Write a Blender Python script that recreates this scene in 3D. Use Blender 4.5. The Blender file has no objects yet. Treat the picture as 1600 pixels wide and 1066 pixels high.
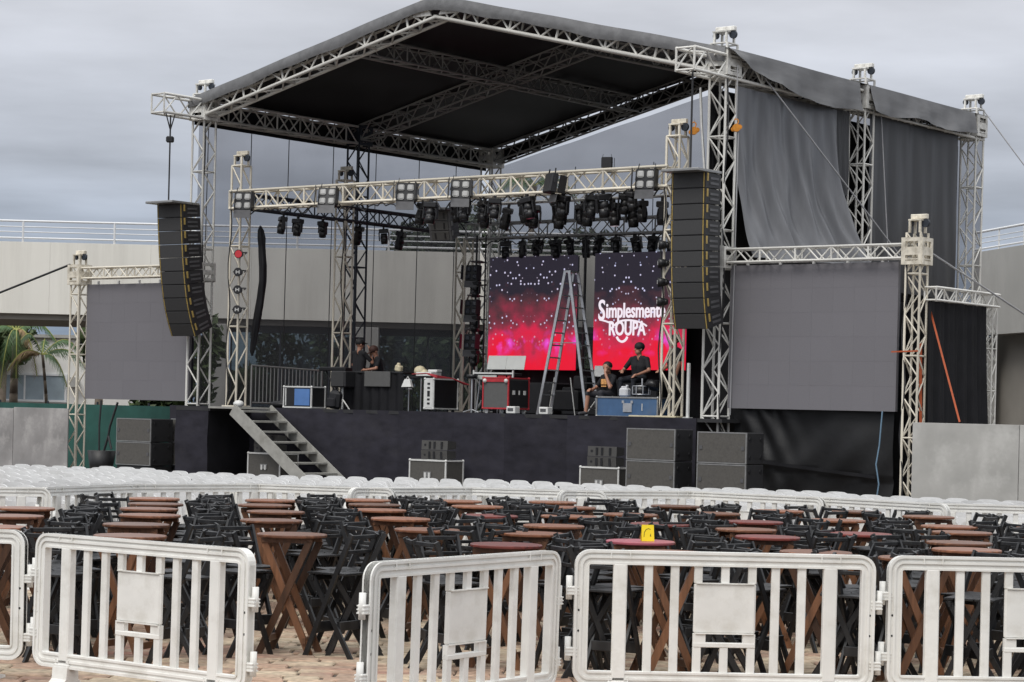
import bpy, bmesh, math, random
import numpy as np
from mathutils import Vector, Matrix
random.seed(7); np.random.seed(7)
R = math.radians
scn = bpy.context.scene
COL = scn.collection

# ------------------------------------------------------------------ camera
cam = bpy.data.cameras.new('camera'); camo = bpy.data.objects.new('camera', cam); COL.objects.link(camo)
cam.sensor_width = 36.0; cam.lens = 78.75; cam.shift_y = 0.0694
cam.clip_start = 0.1; cam.clip_end = 3000
camo.matrix_world = Matrix.Translation((0, 0, 2.0)) @ Matrix.Rotation(R(90), 4, 'X') @ Matrix.Rotation(R(1.4), 4, 'Z')
scn.camera = camo

# ------------------------------------------------------------------ sky, sun, exposure
SUN_EL, SUN_AZ = 52, 212          # azimuth clockwise from +Y
w = bpy.data.worlds.new('World'); scn.world = w; w.use_nodes = True
nt = w.node_tree; N = nt.nodes; L = nt.links
for n in list(N): N.remove(n)
out = N.new('ShaderNodeOutputWorld'); bg = N.new('ShaderNodeBackground'); L.new(bg.outputs[0], out.inputs[0])
sky = N.new('ShaderNodeTexSky'); sky.sky_type = 'NISHITA'; sky.sun_disc = False
sky.sun_elevation = R(SUN_EL); sky.sun_rotation = R(SUN_AZ)
tc = N.new('ShaderNodeTexCoord'); sp = N.new('ShaderNodeSeparateXYZ'); L.new(tc.outputs['Generated'], sp.inputs[0])
def mth(op, a, b=None, clamp=False):
    m = N.new('ShaderNodeMath'); m.operation = op; m.use_clamp = clamp
    for i, v in enumerate((a, b)):
        if v is None: continue
        if isinstance(v, (int, float)): m.inputs[i].default_value = v
        else: L.new(v, m.inputs[i])
    return m.outputs[0]
zc = mth('MAXIMUM', sp.outputs['Z'], 0.0); zd = mth('ADD', zc, 0.07)
cb = N.new('ShaderNodeCombineXYZ'); L.new(mth('DIVIDE', sp.outputs['X'], zd), cb.inputs[0]); L.new(mth('DIVIDE', sp.outputs['Y'], zd), cb.inputs[1])
nz = N.new('ShaderNodeTexNoise'); nz.inputs['Scale'].default_value = 1.3; nz.inputs['Detail'].default_value = 8; nz.inputs['Roughness'].default_value = 0.5
L.new(cb.outputs[0], nz.inputs['Vector'])
rp = N.new('ShaderNodeValToRGB'); L.new(zc, rp.inputs[0])          # elevation: blue-grey near the horizon, paler above
e = rp.color_ramp.elements
e[0].position = 0.0; e[0].color = (0.24, 0.33, 0.46, 1)
e[1].position = 1.0; e[1].color = (1.65, 1.68, 1.72, 1)
for p_, c_ in ((0.06, (0.36, 0.42, 0.52, 1)), (0.11, (0.56, 0.60, 0.68, 1)), (0.18, (0.69, 0.71, 0.77, 1)), (0.35, (0.95, 0.97, 1.02, 1))):
    q = e.new(p_); q.color = c_
cm = N.new('ShaderNodeMapRange'); cm.inputs['From Min'].default_value = 0.3; cm.inputs['From Max'].default_value = 0.7
cm.inputs['To Min'].default_value = 0.75; cm.inputs['To Max'].default_value = 1.10; L.new(nz.outputs['Fac'], cm.inputs['Value'])
mx = N.new('ShaderNodeMix'); mx.data_type = 'RGBA'; mx.blend_type = 'MULTIPLY'; mx.inputs['Factor'].default_value = 1
L.new(rp.outputs[0], mx.inputs['A']); L.new(cm.outputs[0], mx.inputs['B'])
ns = N.new('ShaderNodeMix'); ns.data_type = 'RGBA'; ns.blend_type = 'MULTIPLY'; ns.inputs['Factor'].default_value = 1
L.new(sky.outputs[0], ns.inputs['A']); ns.inputs['B'].default_value = (0.05, 0.05, 0.05, 1)
mm = N.new('ShaderNodeMix'); mm.data_type = 'RGBA'; mm.inputs['Factor'].default_value = 0.93      # thick cloud in front of the clear sky
L.new(ns.outputs['Result'], mm.inputs['A']); L.new(mx.outputs['Result'], mm.inputs['B'])
L.new(mm.outputs['Result'], bg.inputs['Color']); bg.inputs['Strength'].default_value = 1.0
sun = bpy.data.lights.new('sun', 'SUN'); sun.energy = 1.5; sun.angle = R(25); sun.color = (1, 0.96, 0.9)
suno = bpy.data.objects.new('sun', sun); COL.objects.link(suno)
sd = Vector((math.sin(R(SUN_AZ)) * math.cos(R(SUN_EL)), math.cos(R(SUN_AZ)) * math.cos(R(SUN_EL)), math.sin(R(SUN_EL))))
suno.rotation_euler = sd.to_track_quat('Z', 'Y').to_euler(); suno.location = sd * 60
scn.view_settings.view_transform = 'Standard'; scn.view_settings.look = 'None'
scn.view_settings.exposure = 0.08; scn.view_settings.gamma = 1.0; scn.view_settings.use_curve_mapping = False
scn.cycles.max_bounces = 8; scn.cycles.transparent_max_bounces = 12

# ------------------------------------------------------------------ materials
MATS = {}
def mat(name, col, rough=0.6, metal=0.0, var=0.15, scale=6.0, rand=0.0, bump=0.0, dirt=None, dirt_amt=0.0, spec=0.5, stretch=None):
    m = bpy.data.materials.new(name); m.use_nodes = True; t = m.node_tree; n, l = t.nodes, t.links
    b = n['Principled BSDF']; b.inputs['Roughness'].default_value = rough; b.inputs['Metallic'].default_value = metal
    b.inputs['Specular IOR Level'].default_value = spec
    co = n.new('ShaderNodeTexCoord'); src = co.outputs['Object']
    if stretch:
        mp = n.new('ShaderNodeMapping'); mp.inputs['Scale'].default_value = stretch; l.new(src, mp.inputs[0]); src = mp.outputs[0]
    no = n.new('ShaderNodeTexNoise'); no.inputs['Scale'].default_value = scale; no.inputs['Detail'].default_value = 6; l.new(src, no.inputs['Vector'])
    mr = n.new('ShaderNodeMapRange'); mr.inputs['From Min'].default_value = 0.25; mr.inputs['From Max'].default_value = 0.75
    mr.inputs['To Min'].default_value = 1 - var; mr.inputs['To Max'].default_value = 1 + var; l.new(no.outputs['Fac'], mr.inputs['Value'])
    val = mr.outputs[0]
    if rand:
        oi = n.new('ShaderNodeObjectInfo'); r2 = n.new('ShaderNodeMapRange'); r2.inputs['To Min'].default_value = 1 - rand; r2.inputs['To Max'].default_value = 1 + rand
        l.new(oi.outputs['Random'], r2.inputs['Value']); mu = n.new('ShaderNodeMath'); mu.operation = 'MULTIPLY'; l.new(val, mu.inputs[0]); l.new(r2.outputs[0], mu.inputs[1]); val = mu.outputs[0]
    vm = n.new('ShaderNodeVectorMath'); vm.operation = 'SCALE'; vm.inputs[0].default_value = col[:3]; l.new(val, vm.inputs['Scale'])
    colout = vm.outputs[0]
    if dirt:
        n2 = n.new('ShaderNodeTexNoise'); n2.inputs['Scale'].default_value = scale * 0.45; n2.inputs['Detail'].default_value = 9; n2.inputs['Roughness'].default_value = 0.7; l.new(src, n2.inputs['Vector'])
        r3 = n.new('ShaderNodeMapRange'); r3.inputs['From Min'].default_value = 0.5; r3.inputs['From Max'].default_value = 0.72; r3.inputs['To Max'].default_value = dirt_amt; r3.inputs['To Min'].default_value = 0
        l.new(n2.outputs['Fac'], r3.inputs['Value'])
        mi = n.new('ShaderNodeMix'); mi.data_type = 'RGBA'; l.new(r3.outputs[0], mi.inputs['Factor']); l.new(colout, mi.inputs['A']); mi.inputs['B'].default_value = (*dirt, 1); colout = mi.outputs['Result']
    l.new(colout, b.inputs['Base Color'])
    if bump:
        bp = n.new('ShaderNodeBump'); bp.inputs['Strength'].default_value = bump; bp.inputs['Distance'].default_value = 0.02
        l.new(no.outputs['Fac'], bp.inputs['Height']); l.new(bp.outputs[0], b.inputs['Normal'])
    MATS[name] = m; return m
def emis(name, col, strength):
    m = bpy.data.materials.new(name); m.use_nodes = True; b = m.node_tree.nodes['Principled BSDF']
    b.inputs['Base Color'].default_value = (0.02, 0.02, 0.02, 1); b.inputs['Emission Color'].default_value = (*col, 1); b.inputs['Emission Strength'].default_value = strength
    MATS[name] = m; return m
mat('truss_white', (0.70, 0.69, 0.65), 0.5, 0.0, 0.28, 9, rand=0.2, dirt=(0.16, 0.14, 0.11), dirt_amt=0.7)
mat('truss_cream', (0.71, 0.66, 0.555), 0.5, 0.0, 0.26, 9, rand=0.18, dirt=(0.2, 0.16, 0.1), dirt_amt=0.65)
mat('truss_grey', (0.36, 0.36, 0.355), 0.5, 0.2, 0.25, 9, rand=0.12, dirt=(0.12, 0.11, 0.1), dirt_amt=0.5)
mat('truss_dark', (0.025, 0.032, 0.045), 0.5, 0.0, 0.3, 9, rand=0.15)
mat('tarp_grey', (0.13, 0.131, 0.135), 0.62, 0, 0.22, 1.6, bump=0.5, dirt=(0.25, 0.25, 0.255), dirt_amt=0.5, stretch=(3, .5, 3))
mat('tarp_black', (0.008, 0.008, 0.0095), 0.6, 0, 0.4, 0.8, bump=0.3, spec=0.25)
mat('drape_grey', (0.10, 0.102, 0.11), 0.34, 0, 0.25, 2.2, spec=0.6, bump=0.45, stretch=(2.2, 2.2, .25), dirt=(0.09, 0.09, 0.095), dirt_amt=0.5)
mat('drape_dark', (0.045, 0.046, 0.05), 0.5, 0, 0.3, 2.2, bump=0.2, stretch=(2.2, 2.2, .25))
mat('cloth_black', (0.010, 0.010, 0.012), 0.65, 0, 0.35, 2.0, bump=0.3, spec=0.25)
mat('plastic_black', (0.010, 0.010, 0.011), 0.5, 0, 0.3, 2.2, bump=0.6, spec=0.4)
mat('stage_carpet', (0.028, 0.027, 0.036), 0.9, 0, 0.35, 2.2, rand=0.12, bump=0.25, stretch=(1, 1, 2), spec=0.2, dirt=(0.04, 0.038, 0.045), dirt_amt=0.6)
mat('deck', (0.022, 0.022, 0.024), 0.7, 0, 0.3, 3)
mat('stair_grey', (0.33, 0.325, 0.30), 0.55, 0, 0.2, 5, dirt=(0.16, 0.15, 0.12), dirt_amt=0.6)
mat('speaker_black', (0.022, 0.022, 0.024), 0.55, 0, 0.15, 8, rand=0.1)
mat('grille', (0.075, 0.073, 0.07), 0.6, 0.1, 0.12, 40, rand=0.08)
mat('grille_dark', (0.042, 0.042, 0.043), 0.6, 0.1, 0.12, 40, rand=0.1)
mat('sub_grille', (0.095, 0.09, 0.082), 0.7, 0.1, 0.15, 30, rand=0.05, dirt=(0.05, 0.048, 0.045), dirt_amt=0.5)
mat('edge_metal', (0.32, 0.32, 0.315), 0.4, 0.6, 0.2, 12)
mat('yellow', (0.46, 0.33, 0.10), 0.5, 0, 0.2, 10, dirt=(0.2, 0.14, 0.05), dirt_amt=0.5)
mat('lamp_black', (0.014, 0.014, 0.016), 0.4, 0, 0.2, 8, rand=0.15)
mat('lamp_grey', (0.10, 0.10, 0.105), 0.45, 0.2, 0.2, 8)
mat('lamp_glass', (0.48, 0.48, 0.47), 0.25, 0, 0.1, 10)
mat('lens', (0.05, 0.055, 0.07), 0.08, 0, 0.1, 10, spec=0.8)
mat('red_lens', (0.55, 0.04, 0.05), 0.25, 0, 0.1, 10)
mat('led_off', (0.178, 0.173, 0.188), 0.7, 0, 0.06, 45, rand=0.02, spec=0.25)
mat('metal_white', (0.68, 0.68, 0.66), 0.4, 0.1, 0.1, 10)
mat('aluminium', (0.55, 0.56, 0.58), 0.35, 0.7, 0.15, 10)
mat('steel_rail', (0.36, 0.36, 0.35), 0.45, 0.4, 0.2, 10)
mat('blue_case', (0.055, 0.12, 0.24), 0.5, 0, 0.15, 6, dirt=(0.10, 0.13, 0.18), dirt_amt=0.5)
mat('blue_bright', (0.09, 0.2, 0.46), 0.45, 0, 0.1, 6)
mat('red_case', (0.45, 0.03, 0.04), 0.4, 0, 0.2, 10)
mat('case_black', (0.014, 0.014, 0.016), 0.5, 0, 0.2, 6, rand=0.1)
mat('barrier_white', (0.79, 0.785, 0.75), 0.45, 0, 0.06, 7, rand=0.05, dirt=(0.45, 0.42, 0.35), dirt_amt=0.5, bump=0.05)
mat('chair_white', (0.66, 0.66, 0.655), 0.4, 0, 0.08, 4, rand=0.14, dirt=(0.40, 0.39, 0.37), dirt_amt=0.5)
mat('wood_black', (0.012, 0.0123, 0.0135), 0.38, 0, 0.35, 14, rand=0.25, stretch=(1, 1, .2), dirt=(0.06, 0.058, 0.055), dirt_amt=0.5)
mat('wood_brown', (0.17, 0.068, 0.036), 0.36, 0, 0.5, 12, rand=0.5, stretch=(.25, 3, 3), dirt=(0.34, 0.17, 0.09), dirt_amt=0.65)
mat('wood_red', (0.17, 0.038, 0.030), 0.36, 0, 0.45, 12, rand=0.25, stretch=(.25, 3, 3))
mat('wood_pink', (0.40, 0.10, 0.13), 0.4, 0, 0.3, 6, rand=0.2, dirt=(0.30, 0.12, 0.07), dirt_amt=0.9)
mat('wood_leg', (0.125, 0.056, 0.027), 0.42, 0, 0.4, 10, rand=0.55, stretch=(3, 3, .3))
mat('concrete_wall', (0.80, 0.78, 0.715), 0.85, 0, 0.07, 1.0, dirt=(0.42, 0.40, 0.35), dirt_amt=0.4, stretch=(1.6, 1, .12))
mat('concrete_grey', (0.40, 0.395, 0.375), 0.85, 0, 0.12, 0.9, dirt=(0.22, 0.21, 0.20), dirt_amt=0.55, stretch=(1, 1, .4))
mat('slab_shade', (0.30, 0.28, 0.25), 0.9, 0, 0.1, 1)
mat('board_grey', (0.40, 0.395, 0.375), 0.8, 0, 0.18, 1.6, rand=0.06, dirt=(0.60, 0.595, 0.57), dirt_amt=0.9, bump=0.2)
mat('board_grey_dark', (0.28, 0.27, 0.265), 0.8, 0, 0.25, 1.6, rand=0.06, dirt=(0.55, 0.53, 0.51), dirt_amt=0.95, bump=0.2)
mat('house_white', (0.74, 0.73, 0.70), 0.8, 0, 0.05, 1)
mat('rail_white', (0.74, 0.75, 0.76), 0.5, 0, 0.05, 3)
mat('window_glass', (0.30, 0.36, 0.40), 0.15, 0, 0.15, 2)
mat('green_mesh', (0.018, 0.085, 0.07), 0.8, 0, 0.25, 2)
mat('trunk', (0.16, 0.13, 0.10), 0.9, 0, 0.3, 6, bump=0.5)
mat('leaf', (0.055, 0.085, 0.025), 0.6, 0, 0.5, 0.7)
mat('leaf_dark', (0.028, 0.045, 0.02), 0.6, 0, 0.5, 0.7)
mat('palm_leaf', (0.065, 0.14, 0.04), 0.5, 0, 0.35, 2)
mat('palm_dry', (0.25, 0.17, 0.08), 0.7, 0, 0.3, 2)
mat('palm_rib', (0.36, 0.38, 0.10), 0.5, 0, 0.2, 3)
mat('hill_green', (0.05, 0.075, 0.04), 0.95, 0, 0.4, 0.05)
mat('grout', (0.09, 0.072, 0.057), 0.95, 0, 0.2, 3)
mat('skin', (0.42, 0.21, 0.14), 0.55, 0, 0.06, 20)
mat('shirt_black', (0.012, 0.012, 0.015), 0.85, 0, 0.2, 10)
mat('trousers_dark', (0.014, 0.016, 0.022), 0.85, 0, 0.2, 10)
mat('jeans', (0.025, 0.04, 0.075), 0.85, 0, 0.2, 10)
mat('shorts_grey', (0.035, 0.035, 0.042), 0.85, 0, 0.2, 10)
mat('hair', (0.01, 0.008, 0.007), 0.6, 0, 0.2, 30)
mat('cap_black', (0.012, 0.012, 0.013), 0.7, 0, 0.2, 10)
mat('cap_brown', (0.06, 0.025, 0.018), 0.7, 0, 0.2, 10)
mat('shoe', (0.05, 0.05, 0.055), 0.7, 0, 0.2, 10)
mat('shoe_white', (0.6, 0.6, 0.6), 0.7, 0, 0.1, 10)
mat('eye', (0.02, 0.015, 0.012), 0.3, 0, 0.1, 10)
mat('lips', (0.34, 0.13, 0.10), 0.5, 0, 0.1, 10)
mat('print_orange', (0.72, 0.36, 0.12), 0.7, 0, 0.5, 22)
mat('white_thing', (0.75, 0.75, 0.73), 0.5, 0, 0.08, 10)
mat('beige_bag', (0.62, 0.55, 0.38), 0.6, 0, 0.15, 10)
mat('strap_orange', (0.42, 0.085, 0.025), 0.6, 0, 0.15, 10)
mat('strap_red', (0.35, 0.03, 0.04), 0.6, 0, 0.2, 10)
mat('hook_orange', (0.62, 0.24, 0.02), 0.45, 0, 0.25, 16)
mat('cable', (0.02, 0.02, 0.022), 0.5, 0, 0.1, 10)
mat('cable_grey', (0.35, 0.35, 0.36), 0.5, 0, 0.1, 10)
mat('cable_blue', (0.16, 0.26, 0.36), 0.5, 0, 0.1, 10)
mat('yellow_card', (0.85, 0.66, 0.01), 0.6, 0, 0.04, 10)
mat('ink', (0.03, 0.02, 0.01), 0.7, 0, 0.1, 10)
mat('pot_black', (0.015, 0.015, 0.016), 0.5, 0, 0.2, 6)
mat('bucket', (0.6, 0.61, 0.63), 0.4, 0, 0.05, 10)
mat('panel_light', (0.52, 0.53, 0.51), 0.5, 0, 0.05, 6)
mat('grey_board', (0.10, 0.10, 0.098), 0.6, 0, 0.1, 10)

def glass_mat():
    m = bpy.data.materials.new('dark_glass'); m.use_nodes = True; t = m.node_tree; n, l = t.nodes, t.links
    o = n['Material Output']; n.remove(n['Principled BSDF'])
    tr = n.new('ShaderNodeBsdfTransparent'); tr.inputs[0].default_value = (0.62, 0.66, 0.64, 1)
    gl = n.new('ShaderNodeBsdfGlossy'); gl.inputs['Roughness'].default_value = 0.04; gl.inputs[0].default_value = (0.5, 0.52, 0.55, 1)
    mi = n.new('ShaderNodeMixShader'); mi.inputs[0].default_value = 0.10; l.new(tr.outputs[0], mi.inputs[1]); l.new(gl.outputs[0], mi.inputs[2]); l.new(mi.outputs[0], o.inputs[0])
    MATS['dark_glass'] = m
glass_mat()
def scrim_mat():
    m = bpy.data.materials.new('scrim'); m.use_nodes = True; t = m.node_tree; n, l = t.nodes, t.links
    o = n['Material Output']; n.remove(n['Principled BSDF'])
    tr = n.new('ShaderNodeBsdfTransparent'); tr.inputs[0].default_value = (0.72, 0.72, 0.74, 1)
    df = n.new('ShaderNodeBsdfDiffuse'); df.inputs[0].default_value = (0.06, 0.06, 0.064, 1)
    tl = n.new('ShaderNodeBsdfTranslucent'); tl.inputs[0].default_value = (0.06, 0.06, 0.064, 1)
    ad = n.new('ShaderNodeAddShader'); l.new(df.outputs[0], ad.inputs[0]); l.new(tl.outputs[0], ad.inputs[1])
    co = n.new('ShaderNodeTexCoord'); no = n.new('ShaderNodeTexNoise'); no.inputs['Scale'].default_value = 0.7; no.inputs['Detail'].default_value = 5; l.new(co.outputs['Object'], no.inputs['Vector'])
    mr = n.new('ShaderNodeMapRange'); mr.inputs['To Min'].default_value = 0.30; mr.inputs['To Max'].default_value = 0.46; l.new(no.outputs['Fac'], mr.inputs['Value'])
    mi = n.new('ShaderNodeMixShader'); l.new(mr.outputs[0], mi.inputs[0]); l.new(tr.outputs[0], mi.inputs[1]); l.new(ad.outputs[0], mi.inputs[2]); l.new(mi.outputs[0], o.inputs[0])
    MATS['scrim'] = m
scrim_mat()
def paver_mat():
    m = bpy.data.materials.new('paver'); m.use_nodes = True; t = m.node_tree; n, l = t.nodes, t.links
    b = n['Principled BSDF']; b.inputs['Roughness'].default_value = 0.85
    ge = n.new('ShaderNodeNewGeometry'); oi = n.new('ShaderNodeObjectInfo')
    ad = n.new('ShaderNodeMath'); ad.operation = 'ADD'; l.new(ge.outputs['Random Per Island'], ad.inputs[0]); l.new(oi.outputs['Random'], ad.inputs[1])
    fr = n.new('ShaderNodeMath'); fr.operation = 'FRACT'; l.new(ad.outputs[0], fr.inputs[0])
    no = n.new('ShaderNodeTexNoise'); no.inputs['Scale'].default_value = 0.55; l.new(ge.outputs['Position'], no.inputs['Vector'])
    s1 = n.new('ShaderNodeMath'); s1.operation = 'MULTIPLY_ADD'; s1.inputs[1].default_value = 1.4; s1.inputs[2].default_value = -0.45; l.new(no.outputs['Fac'], s1.inputs[0])
    s2 = n.new('ShaderNodeMath'); s2.operation = 'MULTIPLY_ADD'; s2.inputs[1].default_value = 0.55; l.new(fr.outputs[0], s2.inputs[0]); l.new(s1.outputs[0], s2.inputs[2])
    cr = n.new('ShaderNodeValToRGB'); e = cr.color_ramp.elements; l.new(s2.outputs[0], cr.inputs[0])
    e[0].position = 0.1; e[0].color = (0.40, 0.32, 0.23, 1); e[1].position = 0.95; e[1].color = (0.36, 0.19, 0.14, 1)
    for p_, c_ in ((0.4, (0.52, 0.42, 0.30, 1)), (0.6, (0.42, 0.28, 0.20, 1)), (0.78, (0.36, 0.26, 0.19, 1))): e.new(p_).color = c_
    n2 = n.new('ShaderNodeTexNoise'); n2.inputs['Scale'].default_value = 14; n2.inputs['Detail'].default_value = 8; l.new(ge.outputs['Position'], n2.inputs['Vector'])
    mr = n.new('ShaderNodeMapRange'); mr.inputs['From Min'].default_value = .3; mr.inputs['From Max'].default_value = .7; mr.inputs['To Min'].default_value = 0.6; mr.inputs['To Max'].default_value = 1.2; l.new(n2.outputs['Fac'], mr.inputs['Value'])
    vm = n.new('ShaderNodeVectorMath'); vm.operation = 'SCALE'; l.new(cr.outputs[0], vm.inputs[0]); l.new(mr.outputs[0], vm.inputs['Scale']); l.new(vm.outputs[0], b.inputs['Base Color'])
    bp = n.new('ShaderNodeBump'); bp.inputs['Strength'].default_value = 0.5; bp.inputs['Distance'].default_value = 0.01; l.new(n2.outputs['Fac'], bp.inputs['Height']); l.new(bp.outputs[0], b.inputs['Normal'])
    MATS['paver'] = m
paver_mat()
def video_mat(name, seed, cx):
    # the moving picture on the LED wall: red glow from below, magenta patches, white sparks
    m = bpy.data.materials.new(name); m.use_nodes = True; t = m.node_tree; n, l = t.nodes, t.links
    b = n['Principled BSDF']; b.inputs['Base Color'].default_value = (0.03, 0.03, 0.03, 1); b.inputs['Roughness'].default_value = 0.6
    co = n.new('ShaderNodeTexCoord'); sx = n.new('ShaderNodeSeparateXYZ'); l.new(co.outputs['Object'], sx.inputs[0])
    def mth(op, a, b_=None, c=None, clamp=False):
        k = n.new('ShaderNodeMath'); k.operation = op; k.use_clamp = clamp
        for i, v in enumerate((a, b_, c)):
            if v is None: continue
            if isinstance(v, (int, float)): k.inputs[i].default_value = v
            else: l.new(v, k.inputs[i])
        return k.outputs[0]
    ax = mth('ABSOLUTE', mth('SUBTRACT', sx.outputs['X'], cx))       # mirrored picture
    cv = n.new('ShaderNodeCombineXYZ'); l.new(ax, cv.inputs[0]); l.new(sx.outputs['Z'], cv.inputs[2]); cv.inputs[1].default_value = seed
    no = n.new('ShaderNodeTexNoise'); no.inputs['Scale'].default_value = 1.3; no.inputs['Detail'].default_value = 5; l.new(cv.outputs[0], no.inputs['Vector'])
    hz = mth('MULTIPLY_ADD', sx.outputs['Z'], -0.42, 0.92)            # 1 at the bottom, 0 above mid height
    g = mth('ADD', hz, mth('MULTIPLY_ADD', no.outputs['Fac'], 1.3, -0.62))
    cr = n.new('ShaderNodeValToRGB'); e = cr.color_ramp.elements; l.new(g, cr.inputs[0])
    e[0].position = 0.0; e[0].color = (0.022, 0.018, 0.03, 1); e[1].position = 0.85; e[1].color = (0.90, 0.006, 0.035, 1)
    for p_, c_ in ((0.2, (0.09, 0.03, 0.04, 1)), (0.42, (0.28, 0.03, 0.06, 1)), (0.58, (0.72, 0.02, 0.075, 1))): e.new(p_).color = c_
    n2 = n.new('ShaderNodeTexNoise'); n2.inputs['Scale'].default_value = 2.0; n2.inputs['Detail'].default_value = 3; c2 = n.new('ShaderNodeCombineXYZ')
    l.new(ax, c2.inputs[0]); l.new(sx.outputs['Z'], c2.inputs[2]); c2.inputs[1].default_value = seed + 4.2; l.new(c2.outputs[0], n2.inputs['Vector'])
    band = mth('SUBTRACT', 1.0, mth('MULTIPLY', mth('ABSOLUTE', mth('SUBTRACT', sx.outputs['Z'], 0.75)), 2.4), clamp=True)
    mg = mth('MULTIPLY', mth('MULTIPLY_ADD', n2.outputs['Fac'], 7.0, -3.7, clamp=True), band)
    m1 = n.new('ShaderNodeMix'); m1.data_type = 'RGBA'; l.new(mg, m1.inputs['Factor']); l.new(cr.outputs[0], m1.inputs['A']); m1.inputs['B'].default_value = (0.95, 0.09, 0.75, 1)
    vo = n.new('ShaderNodeTexVoronoi'); vo.inputs['Scale'].default_value = 7.0; l.new(cv.outputs[0], vo.inputs['Vector'])
    dots = mth('MULTIPLY_ADD', vo.outputs['Distance'], -11.0, 2.6, clamp=True)
    sv = n.new('ShaderNodeSeparateColor'); l.new(vo.outputs['Color'], sv.inputs[0])
    on = mth('GREATER_THAN', sv.outputs[0], 0.2)
    dz = mth('MULTIPLY_ADD', sx.outputs['Z'], 1.1, -0.6, clamp=True)
    dm = mth('MULTIPLY', mth('MULTIPLY', dots, on), dz)
    dc = n.new('ShaderNodeMix'); dc.data_type = 'RGBA'; l.new(sv.outputs[1], dc.inputs['Factor']); dc.inputs['A'].default_value = (0.85, 0.62, 0.6, 1); dc.inputs['B'].default_value = (0.62, 0.66, 1.0, 1)
    m2 = n.new('ShaderNodeMix'); m2.data_type = 'RGBA'; l.new(dm, m2.inputs['Factor']); l.new(m1.outputs['Result'], m2.inputs['A']); l.new(dc.outputs['Result'], m2.inputs['B'])
    l.new(m2.outputs['Result'], b.inputs['Emission Color']); b.inputs['Emission Strength'].default_value = 0.85
    MATS[name] = m
video_mat('video_a', 3.1, 1.45); video_mat('video_b', 8.4, 1.1)
emis('title_white', (0.86, 0.78, 0.86), 1.0)

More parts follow.
